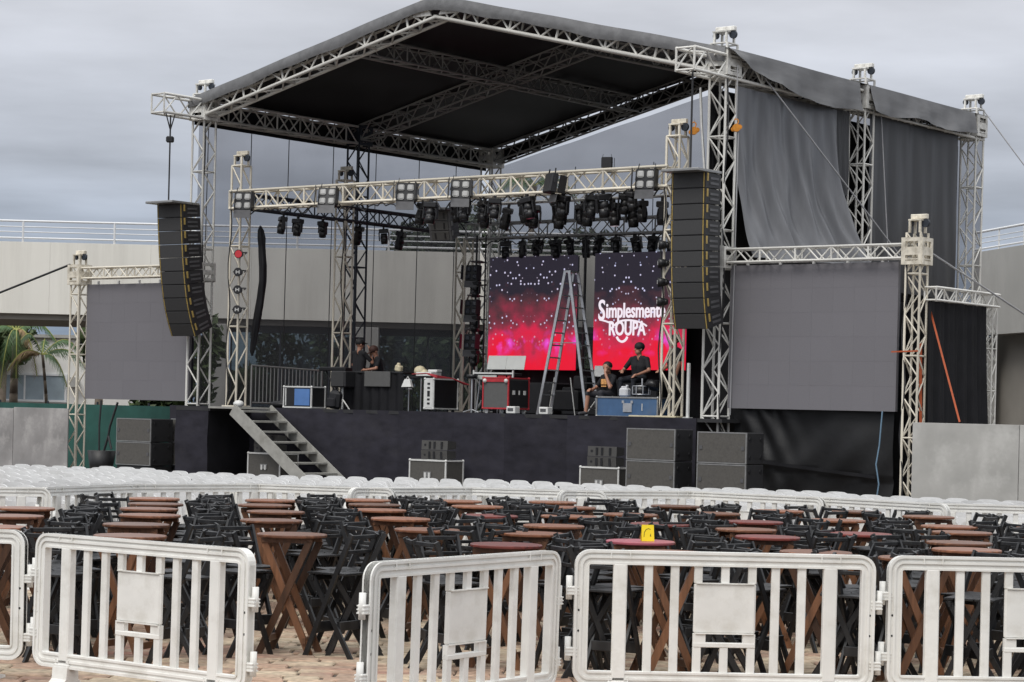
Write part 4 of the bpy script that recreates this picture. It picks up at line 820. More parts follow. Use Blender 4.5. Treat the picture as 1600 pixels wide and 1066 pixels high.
def fill(label, a, w_, sp_):
    t = sthing('flight_case', label, 'case', a + w_ / 2, -1.5, 0, group='flight cases in front of the stage'); trunk_case(t, w_, .62, .84, 'sub_grille', 'metal_white')
    MB().box((0, -.012, .52), (.22, .02, .12)).build('butterfly_latch', 'edge_metal', t)
    for x in (-.06, .06): MB().box((x, -.024, .5), (.05, .01, .12)).build('handle', 'metal_white', t)
    for k in range(2):
        t2 = sthing('fill_speaker', label.split(' flight')[0].replace('black', 'grey') + (' upper' if k else ' lower') + ' fill speaker on the flight case ' + label.split('case ')[1], 'speaker', a + sp_ + .36, -1.42, .862 + .225 * k, 6, group='small grey fill speakers')
        MB().hexa([(-.36, 0, 0), (.36, 0, 0), (.32, .42, .03), (-.32, .42, .03), (-.36, -.02 + .03 * k, .215), (.36, -.02 + .03 * k, .215), (.32, .42, .19), (-.32, .42, .19)]).build('cabinet', 'grille', t2)
        for x in (-.13, .0, .2): MB().box((x, -.012 + .015 * k, .108), (.05, .03, .16)).build('slot', 'lamp_black', t2)
        for x in (-.26,): MB().cyl((x, -.012 + .012 * k, .108), (x, .01, .108), .03, n=8).build('screw_cover', 'lamp_black', t2)
fill('black flight case before the middle of the stage', .62, 1.08, .3)
fill('black flight case left of the right bass speakers', 5.52, 1.02, .15)
fill('black flight case under the stage stairs', -4.62, 1.08, .15)

# ------------------------------------------------------------------ equipment on the stage
t = sthing('equipment_case', 'open blue equipment box with white edges beside the stairs', 'case', -4.95, .55, ST)
trunk_case(t, .96, .5, .52, 'case_black', 'metal_white', .03); MB().box((.17, -.012, .29), (.52, .02, .42)).build('blue_panel', 'blue_bright', t); MB().box((-.4, -.012, .29), (.03, .02, .44)).build('divider', 'metal_white', t)
t = sthing('crowd_barrier', 'grey steel crowd barrier along the left side of the stage', 'barrier', -7.2, 1.15, ST)
for z in (.12, 1.1): rod('rail', t, (0, 0, z), (0, 2.7, z - .06 * (z > 1)), .022, 'steel_rail')
for i in range(20): rod('bar', t, (0, .02 + 2.66 * i / 19, .12), (0, .02 + 2.66 * i / 19, 1.09 - .003 * i), .014, 'steel_rail', 6)
for y in (.0, 2.7): rod('upright', t, (0, y, 0), (0, y, 1.1 if y == 0 else 1.04), .024, 'steel_rail')
t = sthing('equipment_bag', 'dark bag lying on the stage by the steel barrier', 'bag', -5.9, .9, ST); MB().ball((0, 0, .09), .3, (1.2, .6, .32)).build('bag', 'case_black', t)
t = sthing('white_bundle', 'small white bundle by the foot of the left light tower', 'bundle', -6.2, -.3, ST); MB().ball((0, 0, .08), .12, (1.3, 1, .8), 8, 5).build('bundle', 'white_thing', t)
# desk group
t = sthing('mixing_desk', 'long black covered desk in front of the two men', 'desk', -3.25, 1.45, ST)
MB().box((0, .3, .96), (2.1, .65, .05), bev=.01).build('desk_top', 'case_black', t); MB().grid(lambda u, v: (-1.05 + 2.1 * u, .0 + .025 * math.sin(u * 45), .94 * v * .999), 60, 3).build('desk_cloth', 'cloth_black', t)
MB().box((-.15 + .4, -.06, .79), (.86, .04, .38), bev=.006).build('front_board', 'grey_board', t)
t = sthing('speaker_box', 'black speaker box at the left end of the covered desk', 'speaker', -4.05, 1.25, ST + .57); MB().box((0, 0, .2), (.5, .4, .42), bev=.03).build('cabinet', 'speaker_black', t); MB().box((0, -.205, .2), (.44, .02, .36)).build('grille', 'grille_dark', t); rod('stand_leg', t, (0, 0, -.56), (0, 0, 0), .03, 'metal_white')
for s_ in (-.25, .25): rod('stand_leg', t, (0, 0, -.3), (s_, 0, -.57), .02, 'metal_white')
t = sthing('keyboard_instrument', 'dark keyboard reaching out behind the middle left light tower', 'keyboard', -5.35, 2.4, ST + 1.05); MB().box((0, 0, 0), (.95, .32, .09), bev=.015).build('case', 'lamp_black', t); MB().box((0, -.08, .05), (.85, .14, .012)).build('keys', 'lamp_grey', t)
for s_ in (-1, 1): rod('stand_leg', t, (s_ * .35, 0, -.04), (-s_ * .35, 0, -1.05), .02, 'lamp_black')
t = sthing('backpack', 'black backpack on the stage left of the desk', 'backpack', -3.95, .85, ST); MB().box((0, 0, .24), (.36, .24, .46), Matrix.Rotation(R(7), 4, 'Y'), bev=.07).build('bag', 'case_black', t); MB().box((.02, -.15, .17), (.28, .1, .24), bev=.035).build('pocket', 'shirt_black', t); MB().path([(-.1, .1, .46), (-.12, .2, .4), (-.1, .2, .1)], .018).build('strap', 'shirt_black', t)
t = sthing('side_table', 'small black table with pale legs right of the covered desk', 'table', -1.95, 1.6, ST); MB().box((0, .25, .86), (1.0, .55, .04)).build('table_top', 'case_black', t)
for x in (-.45, -.2, .2, .45): rod('leg', t, (x, .02, 0), (x, .02, .85), .016, 'aluminium', 6)
rod('crossbar', t, (-.45, .02, .55), (-.1, .02, .55), .014, 'aluminium', 6)
t = sthing('cloth_bag', 'beige bag on the corner of the covered desk', 'bag', -2.45, 1.55, ST + .985); MB().box((0, 0, .08), (.19, .15, .16), Matrix.Rotation(R(9), 4, 'Y'), bev=.03).cyl((0, 0, .14), (.01, 0, .22), .06, .035, n=8).build('bag', 'beige_bag', t)
t = sthing('cloth_bag', 'beige crumpled bag on the small black table', 'bag', -1.95, 1.8, ST + .88); MB().ball((0, 0, .13), .17, (1, .8, .8), 8, 6).ball((.14, 0, .09), .13, (1, .8, .7), 8, 5).build('bag', 'beige_bag', t)
t = sthing('paper_tray', 'white paper tray on the small black table', 'tray', -1.6, 1.72, ST + .88); MB().box((0, 0, .05), (.5, .4, .1), bev=.01).box((.12, .1, .14), (.3, .2, .06), bev=.01).build('tray', 'white_thing', t)
t = sthing('carrier_bag', 'white carrier bag hanging from the edge of the small black table', 'bag', -2.02, 1.42, ST + .60); MB().hexa([(-.16, -.06, 0), (.16, -.06, .01), (.15, .05, 0), (-.15, .05, .01), (-.08, -.03, .2), (.09, -.03, .19), (.08, .03, .2), (-.08, .03, .19)]).build('bag', 'white_thing', t); MB().path([(-.05, 0, .19), (0, 0, .27), (.05, 0, .19)], .008).build('handle', 'white_thing', t)
t = sthing('rack_case', 'black rack case with a silver slotted front and pale edges', 'case', -.79, .8, ST); trunk_case(t, .28, .92, .72, 'case_black', 'metal_white', .08)
MB().box((0, -.012, .44), (.24, .02, .68)).build('slotted_plate', 'metal_white', t)
for z, h_ in ((.2, .05), (.3, .05), (.44, .14), (.58, .05), (.68, .05)): MB().box((0, -.022, z), (.08, .012, h_)).build('slot', 'lamp_black', t)
for x in (-.1, .1):
    for y in (.1, .8): MB().cyl((x, y - .02, .03), (x, y + .02, .03), .04, n=10).build('wheel', 'lamp_black', t)
t = sthing('cable_bundle', 'red cables draped over the silver fronted rack case', 'cables', -.8, .9, ST + .8)
for k in range(4): MB().path([(-.9 + .05 * k, .3, .12), (-.4, .25 + .03 * k, .14), (0, .2, .03 + .02 * k), (.15, .6, .03), (.3 + .05 * k, .9, -.12)], .012).build('cable', 'strap_red', t)
t = sthing('amplifier_case', 'red edged flight case on wheels in the middle of the stage', 'case', 1.48, .55, ST); trunk_case(t, .76, .78, .72, 'grey_board', 'red_case', .12)
MB().box((0, -.01, .78), (.6, .025, .07)).build('top_strip', 'red_case', t)
for x in (-.32, .32): MB().ball((x, -.02, .77), .055, u=8, v=6).build('corner_ball', 'metal_white', t); MB().cyl((x, .06, .055), (x, .11, .055), .055, n=12).cyl((x, .66, .055), (x, .71, .055), .055, n=12).build('wheel', 'metal_white', t)
MB().box((.392, .39, .48), (.012, .7, .62)).build('side_panel', 'case_black', t)
for y in (.18, .39, .6): MB().box((.402, y, .5), (.01, .09 if y != .39 else .04, .1)).build('side_label', 'white_thing', t)
t = sthing('keyboard_stand', 'white framed keyboard above the red edged case', 'keyboard', 1.05, 1.0, ST); MB().box((0, .15, .94), (1.22, .36, .06), bev=.01).build('keyboard', 'lamp_black', t)
for x in (-.6, .6): MB().box((x, -.02, .93), (.03, .04, .2)).build('end_post', 'metal_white', t); rod('leg', t, (x, .1, 0), (x * .8, .1, .92), .02, 'aluminium')
MB().box((0, -.02, .96), (1.2, .03, .035)).build('front_bar', 'metal_white', t); MB().box((-.25, -.01, .86), (.7, .03, .1)).build('under_panel', 'panel_light', t)
t = sthing('music_board', 'pale folding music board above the keyboard', 'music stand', 1.2, 1.25, ST + 1.06)
for x in (-.285, .285): MB().box((x, 0, .165), (.565, .015, .34), Matrix.Rotation(R(-12), 4, 'X'), bev=.004).build('board', 'panel_light', t)
rod('post', t, (0, .05, -1.06), (0, .05, .1), .015, 'lamp_black')
t = sthing('mic_stand', 'silver stand left of the red edged case', 'stand', .55, .8, ST); rod('post', t, (0, 0, 0), (0, 0, .85), .025, 'aluminium'); MB().cyl((0, 0, .82), (0, 0, .92), .12, .14, n=12).build('head', 'lamp_black', t)
for k in range(3): rod('foot', t, (0, 0, .08), (.22 * math.cos(k * 2.1), .22 * math.sin(k * 2.1), .012), .014, 'aluminium', 6)
t = sthing('folding_chair', 'red seated folding chair behind the red edged case', 'chair', .75, 1.6, ST); MB().box((0, 0, .45), (.42, .42, .05), bev=.02).build('seat', 'red_case', t); MB().box((0, .2, .75), (.42, .04, .36), bev=.02).build('backrest', 'red_case', t)
for x in (-.19, .19):
    for y in (-.18, .19): rod('leg', t, (x, y, 0), (x, y, .44), .014, 'aluminium', 6)
# step ladder
t = sthing('step_ladder', 'tall aluminium step ladder standing open in front of the video screens', 'ladder', 2.92, 1.5, ST)
for sg in (-1, 1):
    for y in (-.2, .2): MB().bar((sg * .72, y * 1.25, 0), (sg * .06, y * .85, 3.38), .07, .03, side=(1, 0, 0)).build('rail', 'aluminium', t)
    for k in range(11):
        u = (k + .6) / 11.5; x = sg * (.72 - .66 * u); y = .2 * (1.25 - .4 * u); MB().bar((x, -y, 3.38 * u), (x, y, 3.38 * u), .05, .03, side=(1, 0, 0)).build('rung', 'aluminium', t)
MB().box((0, 0, 3.38), (.2, .36, .05)).build('top_cap', 'aluminium', t); rod('spreader', t, (-.4, -.2, 1.7), (.4, -.2, 1.7), .012, 'aluminium', 6)
for a, b, lb in ((2.05, .5, 'small white stage box on the floor right of the red edged case'), (3.05, .45, 'small white stage box on the floor under the ladder')):
    t = sthing('stage_box', lb, 'box', a, b, ST); MB().box((0, 0, .09), (.26, .2, .17), bev=.015).build('box', 'white_thing', t); MB().box((0, -.104, .1), (.16, .012, .07)).build('socket_strip', 'lamp_grey', t)
t = sthing('music_stand', 'small music stand with white sheet under the ladder', 'music stand', 3.05, 2.4, ST); rod('post', t, (0, 0, .3), (0, 0, .95), .014, 'lamp_black'); MB().box((0, 0, 1.08), (.3, .02, .26), Matrix.Rotation(R(-8), 4, 'X')).build('sheet', 'white_thing', t)
for k in range(3): rod('leg', t, (0, 0, .35), (.25 * math.cos(k * 2.1), .25 * math.sin(k * 2.1), 0.01), .012, 'metal_white', 6)
t = sthing('equipment_pile', 'black equipment piled on a low stand behind the ladder', 'equipment', 2.1, 2.6, ST); MB().box((0, 0, .35), (.9, .5, .5), bev=.04).box((.35, .1, .78), (.4, .3, .35), bev=.04).build('boxes', 'case_black', t)
for x in (-.4, .4): rod('leg', t, (x, -.26, 0), (x * .6, -.26, .9), .014, 'metal_white', 6)
t = sthing('equipment_pile', 'stack of black equipment boxes at the back of the stage', 'equipment', -.2, 4.2, ST); MB().box((0, 0, .4), (1.8, .7, .8), bev=.03).box((1.6, .2, .35), (1.2, .7, .7), bev=.03).box((3.6, -.3, .45), (1.3, .7, .9), bev=.03).build('boxes', 'case_black', t)
# blue trunk and drum
t = sthing('blue_trunk', 'long blue trunk with silver edges at the front right of the stage', 'trunk', 5.58, .12, ST); trunk_case(t, 1.66, .6, .43, 'blue_case', 'edge_metal', .0)
MB().box((.02, -.012, .2), (.24, .02, .2), bev=.004).build('butterfly_latch', 'aluminium', t)
for x in (-.1, .14): MB().box((x, -.014, .33), (.06, .02, .06), Matrix.Rotation(0, 4, 'Y')).build('latch_ear', 'aluminium', t)
MB().box((.42, -.012, .22), (.012, .02, .16)).build('mark', 'white_thing', t)
t = sthing('plastic_jug', 'white plastic jug standing on the blue trunk', 'jug', 5.35, .35, ST + .445); MB().box((0, 0, .1), (.24, .18, .2), bev=.035).box((0, 0, .215), (.16, .1, .05), bev=.015).build('body', 'bucket', t); MB().cyl((.06, 0, .23), (.06, 0, .27), .03, n=10).build('cap', 'bucket', t)
t = sthing('snare_drum', 'black drum with chrome fittings on the blue trunk', 'drum', 5.78, .38, ST + .445); MB().cyl((0, 0, .05), (0, 0, .24), .19, n=20).build('shell', 'lamp_black', t)
for z in (.05, .235): MB().cyl((0, 0, z), (0, 0, z + .02), .2, n=20).build('hoop', 'aluminium', t)
for k in range(8): rod('lug', t, (.2 * math.cos(k * .785), .2 * math.sin(k * .785), .06), (.2 * math.cos(k * .785), .2 * math.sin(k * .785), .24), .012, 'aluminium', 6)
rod('stand_post', t, (.02, 0, .25), (.02, 0, .42), .02, 'aluminium'); MB().cyl((.28, 0, .2), (.3, .06, .34), .16, .16, n=16).build('small_tom', 'lamp_black', t)
t = sthing('wooden_plank', 'light wooden plank under the foot of the front right light tower', 'plank', 6.55, -.16, ST); MB().box((0, 0, .02), (1.25, .3, .035), bev=.006).build('plank', 'beige_bag', t)
t = sthing('white_post', 'thin white post standing beside the front right light tower', 'post', 7.42, -.2, ST); MB().box((0, 0, .6), (.06, .06, 1.2), bev=.006).build('post', 'metal_white', t); MB().box((0, 0, .01), (.16, .16, .02)).build('foot', 'metal_white', t)

# ------------------------------------------------------------------ people
def person(label, loc, yaw, caps, hats):
    """one continuous figure: tapered limbs fused by a voxel remesh, regions coloured by the nearest limb"""
    t = thing('person', label, 'person', loc, -AL + R(yaw)); t.scale = (1.08, 1.08, 1.06); mb = MB()
    for p, q, r1, r2, m in caps:
        mb.cyl(p, q, r1, r2, n=12); mb.ball(p, r1, u=12, v=8); mb.ball(q, r2, u=12, v=8)
    o = mb.build('body', 'skin', t); md = o.modifiers.new('r', 'REMESH'); md.mode = 'VOXEL'; md.voxel_size = .012; md.use_smooth_shade = True
    dg = bpy.context.evaluated_depsgraph_get(); me = bpy.data.meshes.new_from_object(o.evaluated_get(dg)); o.modifiers.clear(); o.data = me; me.materials.clear()
    names = []
    for c in caps:
        if c[4] not in names: names.append(c[4])
    for n_ in names: me.materials.append(MATS[n_])
    nP = len(me.polygons); ce = np.empty(nP * 3); me.polygons.foreach_get('center', ce); ce = ce.reshape(-1, 3); best = np.full(nP, 1e9); idx = np.zeros(nP, int)
    for p, q, r1, r2, m in caps:
        p_, q_ = np.array(p, float), np.array(q, float); d = q_ - p_; L2 = max(d @ d, 1e-9); u = np.clip(((ce - p_) @ d) / L2, 0, 1); ds = np.linalg.norm(ce - (p_ + u[:, None] * d), axis=1) - (r1 + (r2 - r1) * u)
        k = ds < best; best[k] = ds[k]; idx[k] = names.index(m)
    me.polygons.foreach_set('material_index', idx.astype(np.int32)); me.update()
    for nm, m, fnm in hats:
        h = fnm(MB()).build(nm, m, t)
    return t
def head(c, fwd, cap=None):
    c = Vector(c); f = Vector(fwd).normalized(); up = Vector((0, 0, 1)); s_ = f.cross(up).normalized(); up = s_.cross(f)
    P = lambda x, y, z: tuple(c + s_ * x + f * y + up * z)
    return [(P(0, -.012, .035), P(0, .0, .03), .098, .09, 'skin'), (P(0, .025, -.06), P(0, .04, -.07), .062, .05, 'skin'), (P(0, .085, .0), P(0, .108, -.018), .011, .016, 'skin'), (P(.09, -.01, .0), P(.092, -.01, -.03), .016, .012, 'skin'), (P(-.09, -.01, .0), P(-.092, -.01, -.03), .016, .012, 'skin'),
            (P(.034, .083, .018), P(.036, .083, .018), .013, .013, 'eye'), (P(-.034, .083, .018), P(-.036, .083, .018), .013, .013, 'eye'), (P(-.022, .082, -.055), P(.022, .082, -.055), .01, .01, 'lips')], P
def hand(w_, d, n_):
    """palm and five bent fingers from the wrist w_ in direction d, knuckle normal n_"""
    w_, d, n_ = Vector(w_), Vector(d).normalized(), Vector(n_).normalized(); s_ = d.cross(n_).normalized(); out = [(tuple(w_), tuple(w_ + d * .075), .026, .034, 'skin')]
    for k, ln in enumerate((.075, .085, .078, .06)):
        b = w_ + d * .085 + s_ * (.028 - .019 * k); m = b + d * ln * .5 + n_ * -.012; e_ = m + d * ln * .35 - n_ * .03; out += [(tuple(b), tuple(m), .0095, .009, 'skin'), (tuple(m), tuple(e_), .009, .008, 'skin')]
    b = w_ + d * .03 + s_ * .03; m = b + s_ * .03 + d * .03; out += [(tuple(b), tuple(m), .012, .011, 'skin'), (tuple(m), tuple(m + d * .03 - n_ * .01), .011, .009, 'skin')]
    return out
def torso(hip, chest, neck, m, broad=.19):
    h, c, n_ = Vector(hip), Vector(chest), Vector(neck); side = Vector((1, 0, 0)); out = []
    for s_ in (-1, 1): out += [(tuple(h + side * .075 * s_), tuple(c + side * .085 * s_), .105, .115, m), (tuple(c + side * .08 * s_), tuple(n_ + side * .1 * s_ - Vector((0, 0, .07))), .115, .075, m), (tuple(n_ + side * .05 * s_ - Vector((0, 0, .06))), tuple(n_ + side * broad * s_ - Vector((0, 0, .08))), .06, .062, m)]
    out.append((tuple(n_ - Vector((0, 0, .05))), tuple(n_ + Vector((0, .01, .06))), .055, .05, 'skin')); return out
def leg(hip, knee, ankle, toe, m, shoe, bare=False):
    lo = 'skin' if bare else m
    return [(hip, knee, .095, .066, m), (knee, ankle, .058 if not bare else .052, .042, lo), ((ankle[0], ankle[1], ankle[2] - .03), toe, .042, .036, shoe)]
def arm(sh, el, wr, m, long=False):
    sh, el, wr = Vector(sh), Vector(el), Vector(wr); mid = sh.lerp(el, .72); return [(tuple(sh), tuple(mid), .058, .052, m), (tuple(mid), tuple(el), .043, .04, m if long else 'skin'), (tuple(el), tuple(wr), .04, .028, m if long else 'skin')]
def cap_fn(P, peak=True):
    def f(mb):
        c = Vector(P(0, -.012, .055)); mb.ball(c, .112, (1, 1.02, .9), 14, 9)
        if peak: mb.hexa([P(-.075, .06, .055), P(.075, .06, .055), P(.06, .18, .035), P(-.06, .18, .035), P(-.075, .06, .068), P(.075, .06, .068), P(.06, .18, .046), P(-.06, .18, .046)])
        return mb
    return f
# local frame of each figure: +y is where it faces
hd, P = head((0, .02, 1.60), (.25, 1, -.1)); c = hd + torso((0, 0, .95), (0, .02, 1.2), (0, .0, 1.46), 'shirt_black')
c += leg((-.1, 0, .92), (-.11, .03, .5), (-.11, 0, .09), (-.12, .17, .04), 'trousers_dark', 'shoe') + leg((.1, 0, .92), (.12, .05, .5), (.12, .0, .09), (.14, .17, .04), 'trousers_dark', 'shoe')
c += arm((.19, 0, 1.38), (.3, .17, 1.16), (.17, .2, 1.44), 'shirt_black') + hand((.17, .2, 1.44), (-.2, -.1, 1), (.6, .4, 0)) + arm((-.19, 0, 1.38), (-.27, .05, 1.1), (-.12, .24, 1.0), 'shirt_black') + hand((-.12, .24, 1.0), (1, .5, 0), (0, 0, 1))
person('standing man in black shirt and dark cap holding a phone to his face', SW(-4.55, 2.4, ST), -8, c, [('cap', 'cap_black', cap_fn(P))])
hd, P = head((0, .1, 1.44), (0, 1, -.7)); c = hd + torso((0, -.02, .88), (0, .03, 1.1), (0, .05, 1.32), 'shirt_black', .185)
c += leg((-.1, 0, .86), (-.11, .05, .47), (-.11, 0, .09), (-.12, .16, .04), 'jeans', 'shoe_white') + leg((.1, 0, .86), (.12, .05, .47), (.12, 0, .09), (.15, .16, .04), 'jeans', 'shoe_white')
c += arm((.185, .04, 1.24), (.27, .1, 1.0), (.13, .3, 1.02), 'shirt_black') + hand((.13, .3, 1.02), (-.8, .6, 0), (0, 0, 1)) + arm((-.185, .04, 1.24), (-.28, .14, 1.02), (-.12, .34, .98), 'shirt_black') + hand((-.12, .34, .98), (.8, .5, 0), (0, 0, 1))
person('man in black shirt, jeans and brown cap bending his head over the desk', SW(-4.15, 2.7, ST), 150, c, [('cap', 'cap_brown', cap_fn(P))])
hd, P = head((0, .04, 1.42), (.55, 1, -.02)); c = hd + torso((0, -.02, .82), (0, .02, 1.05), (0, .02, 1.28), 'shirt_black', .2)
c += leg((-.1, .02, .78), (-.16, .42, .74), (-.16, .45, .3), (-.17, .6, .25), 'trousers_dark', 'shoe') + leg((.1, .02, .78), (.18, .42, .74), (.2, .44, .3), (.22, .6, .25), 'trousers_dark', 'shoe')
c += arm((.2, .02, 1.2), (.34, .12, .96), (.2, .34, .94), 'shirt_black') + hand((.2, .34, .94), (-.5, .8, -.1), (0, 0, 1)) + arm((-.2, .02, 1.2), (-.32, .1, .96), (-.22, .36, .86), 'shirt_black') + hand((-.22, .36, .86), (.3, .9, -.2), (0, 0, 1))
c = [(tuple(Vector(p)), tuple(Vector(q)), r1, r2, m) for p, q, r1, r2, m in c]
person('seated man in black shirt and dark cap behind the blue trunk', SW(5.05, 1.35, ST + .05), 178, c, [('cap', 'cap_black', cap_fn(P, False))])
t = sthing('stool', 'black stool under the man behind the blue trunk', 'stool', 5.05, 1.4, ST); MB().cyl((0, 0, .64), (0, 0, .72), .2, n=16).build('seat', 'case_black', t)
for k in range(4): rod('leg', t, (.12 * math.cos(k * 1.57), .12 * math.sin(k * 1.57), .64), (.22 * math.cos(k * 1.57), .22 * math.sin(k * 1.57), 0), .016, 'lamp_black', 6)
hd, P = head((-.02, .1, 1.04), (-.3, 1, -.25)); c = hd + torso((0, -.02, .46), (0, .03, .68), (0, .04, .92), 'shirt_black', .18)
c += leg((-.1, .02, .44), (-.2, .40, .50), (-.22, .36, .09), (-.25, .52, .04), 'shorts_grey', 'shoe') + leg((.1, .02, .44), (.2, .42, .48), (.24, .44, .09), (.26, .6, .04), 'shorts_grey', 'shoe', True)
c += arm((-.18, .03, .84), (-.3, .24, .62), (-.12, .24, .95), 'shirt_black') + hand((-.12, .22, .93), (.4, -.1, 1), (0, 1, 0)) + arm((.18, .03, .84), (.3, .12, .62), (.16, .36, .56), 'shirt_black') + hand((.16, .36, .56), (-.3, .9, 0), (0, 0, 1))
person('person in black printed shirt and shorts sitting with a hand on the face', SW(4.5, .95, ST), 165, c, [('hair', 'hair', lambda mb: mb.ball(Vector(P(0, -.03, .045)), .108, (1, .98, .92), 14, 9)), ('shirt_print', 'print_orange', lambda mb: mb.box((0, .162, .74), (.19, .02, .12), bev=.008).box((0, .16, .645), (.16, .02, .025)))])
t = sthing('low_box', 'low black box under the person in shorts', 'box', 4.5, 1.05, ST); MB().box((0, 0, .17), (.45, .4, .34), bev=.02).build('box', 'case_black', t)
hd, P = head((0, .02, 1.62), (0, 1, 0)); c = hd + torso((0, 0, .95), (0, .02, 1.2), (0, .0, 1.48), 'shirt_black')
c += leg((-.1, 0, .92), (-.12, .06, .5), (-.15, .02, .09), (-.16, .18, .04), 'trousers_dark', 'shoe') + leg((.1, 0, .92), (.2, -.02, .5), (.3, -.06, .09), (.32, .12, .04), 'trousers_dark', 'shoe')
c += arm((.19, 0, 1.40), (.27, .0, 1.12), (.2, .2, .98), 'shirt_black') + hand((.2, .2, .98), (-.3, 1, 0), (0, 0, 1)) + arm((-.19, 0, 1.40), (-.27, .03, 1.12), (-.25, .1, .86), 'shirt_black') + hand((-.25, .1, .86), (0, .2, -1), (0, 1, 0))
person('person in dark trousers half hidden behind the front right light tower', SW(6.55, .55, ST), 150, c, [('hair', 'hair', lambda mb: mb.ball(Vector(P(0, -.02, .045)), .108, (1, .98, .92), 14, 9))])

# ------------------------------------------------------------------ bar tables and folding chairs
ORD = ('first', 'second', 'third', 'fourth', 'fifth', 'sixth', 'seventh', 'eighth', 'ninth', 'tenth', 'eleventh', 'twelfth')
TH = .97
def make_table(top):
    t = thing('bar_table', 'x', 'table')
    poly = [(.285 * math.cos(k * math.pi / 10), .285 * math.sin(k * math.pi / 10)) for k in range(20)]
    mb = MB().prism(poly, 'z', TH - .026, TH); bmesh.ops.bevel(mb.bm, geom=[e_ for e_ in mb.bm.edges if abs(e_.verts[0].co.z - e_.verts[1].co.z) < 1e-4], offset=.006, segments=1, affect='EDGES'); mb.build('table_top', top, t)
    for sy in (-1, 1): MB().box((0, sy * .15, TH - .05), (.42, .03, .035)).build('top_batten', 'wood_leg', t)
    for i, sy in enumerate((-1, 1)):
        for s_ in (-1, 1): MB().bar((s_ * .21, sy * (.17 - .03 * (s_ > 0)), 0), (-s_ * .19, sy * (.17 - .03 * (s_ > 0)), TH - .06), .055, .025, side=(1, 0, 0)).build('leg', 'wood_leg', t)
    for s_ in (-1, 1): MB().box((s_ * .165, 0, .12), (.03, .34, .05)).build('crossbar', 'wood_leg', t)
    return t
def chair_shapes():
    """high folding chair, local +y is where the sitter looks: name, shape"""
    S = []; cw = .88
    for s_ in (-cw, cw):
        S.append(('side_rail', MB().bar((s_ * .19, .20, 0), (s_ * .19, -.24, 1.0), .022, .040, side=(1, 0, 0))))
        S.append(('leg', MB().bar((s_ * .155, -.24, 0), (s_ * .155, .17, .665), .022, .040, side=(1, 0, 0))))
    for k in range(5): S.append(('seat_slat', MB().box((0, -.145 + .077 * k, .675), (.325, .07, .018), bev=.003)))
    S.append(('back_slat', MB().box((0, -.232, .975), (.318, .02, .034), Matrix.Identity(4), bev=.004)))
    S.append(('back_slat', MB().box((0, -.182, .855), (.318, .02, .03), bev=.004)))
    S.append(('footrest', MB().box((0, .118, .24), (.318, .022, .085), bev=.004)))
    S.append(('crossbar', MB().box((0, -.11, .26), (.25, .022, .075), bev=.004)))
    S.append(('seat_bar', MB().box((0, .155, .635), (.318, .025, .045), bev=.003)))
    return S
chair_parts = [(n_, mb.mesh(n_, 'wood_black')) for n_, mb in chair_shapes()]
jb = bmesh.new()
for n_, me in chair_parts: jb.from_mesh(me)
chair_one = bpy.data.meshes.new('folding_bar_chair'); jb.to_mesh(chair_one); jb.free(); chair_one.materials.append(MATS['wood_black'])
tables = [(-1.76, 18.18), (-2.16, 20.35), (-2.3, 22.04), (-2.56, 23.43), (-2.63, 24.66), (-.71, 19.41), (-1.03, 21.23), (-1.34, 22.96), (-1.46, 24.21), (-1.63, 25.4), (.41, 20.61), (1.44, 21.42), (1.08, 18.39), (.67, 24.74), (.5, 26.1),
          (2.26, 19.57), (2.45, 22.37), (3.4, 23.18), (3.02, 25.16), (4.29, 21.23), (3.22, 20.5), (3.75, 18.34), (1.91, 25.8), (-4.65, 21.5), (-4.44, 20.0), (-3.33, 20.75), (-3.54, 22.0), (-3.65, 23.1), (-3.88, 24.4), (-3.18, 19.1), (-.2, 22.3), (-.35, 24.4), (-.02, 17.48), (1.26, 23.34), (4.6, 24.6), (5.0, 19.6), (-4.2, 18.2), (2.4, 17.5), (5.4, 22.6), (-2.95, 17.45), (4.75, 17.5), (1.2, 17.0), (3.1, 17.05), (3.9, 19.4), (2.2, 24.1), (4.4, 22.4), (3.95, 25.5), (.6, 22.6), (-.6, 25.7), (2.2, 20.8), (.2, 19.2)]
rows = {}
for p in sorted(tables, key=lambda p: p[1]):
    rows.setdefault(min(int((p[1] - 17.2) / 1.35), 6), []).append(p)
protos = {m: make_table(m) for m in ('wood_brown', 'wood_red', 'wood_pink')}; used = set()
rowname = ('front row', 'second row', 'third row', 'fourth row', 'fifth row', 'sixth row', 'back row')
cr = random.Random(5)
special = {(1.08, 18.39): 'wood_pink', (-.02, 17.48): 'wood_red', (2.26, 19.57): 'wood_red', (2.45, 22.37): 'wood_red', (-.2, 22.3): 'wood_red', (3.22, 20.5): 'wood_red', (1.44, 21.42): 'wood_red'}
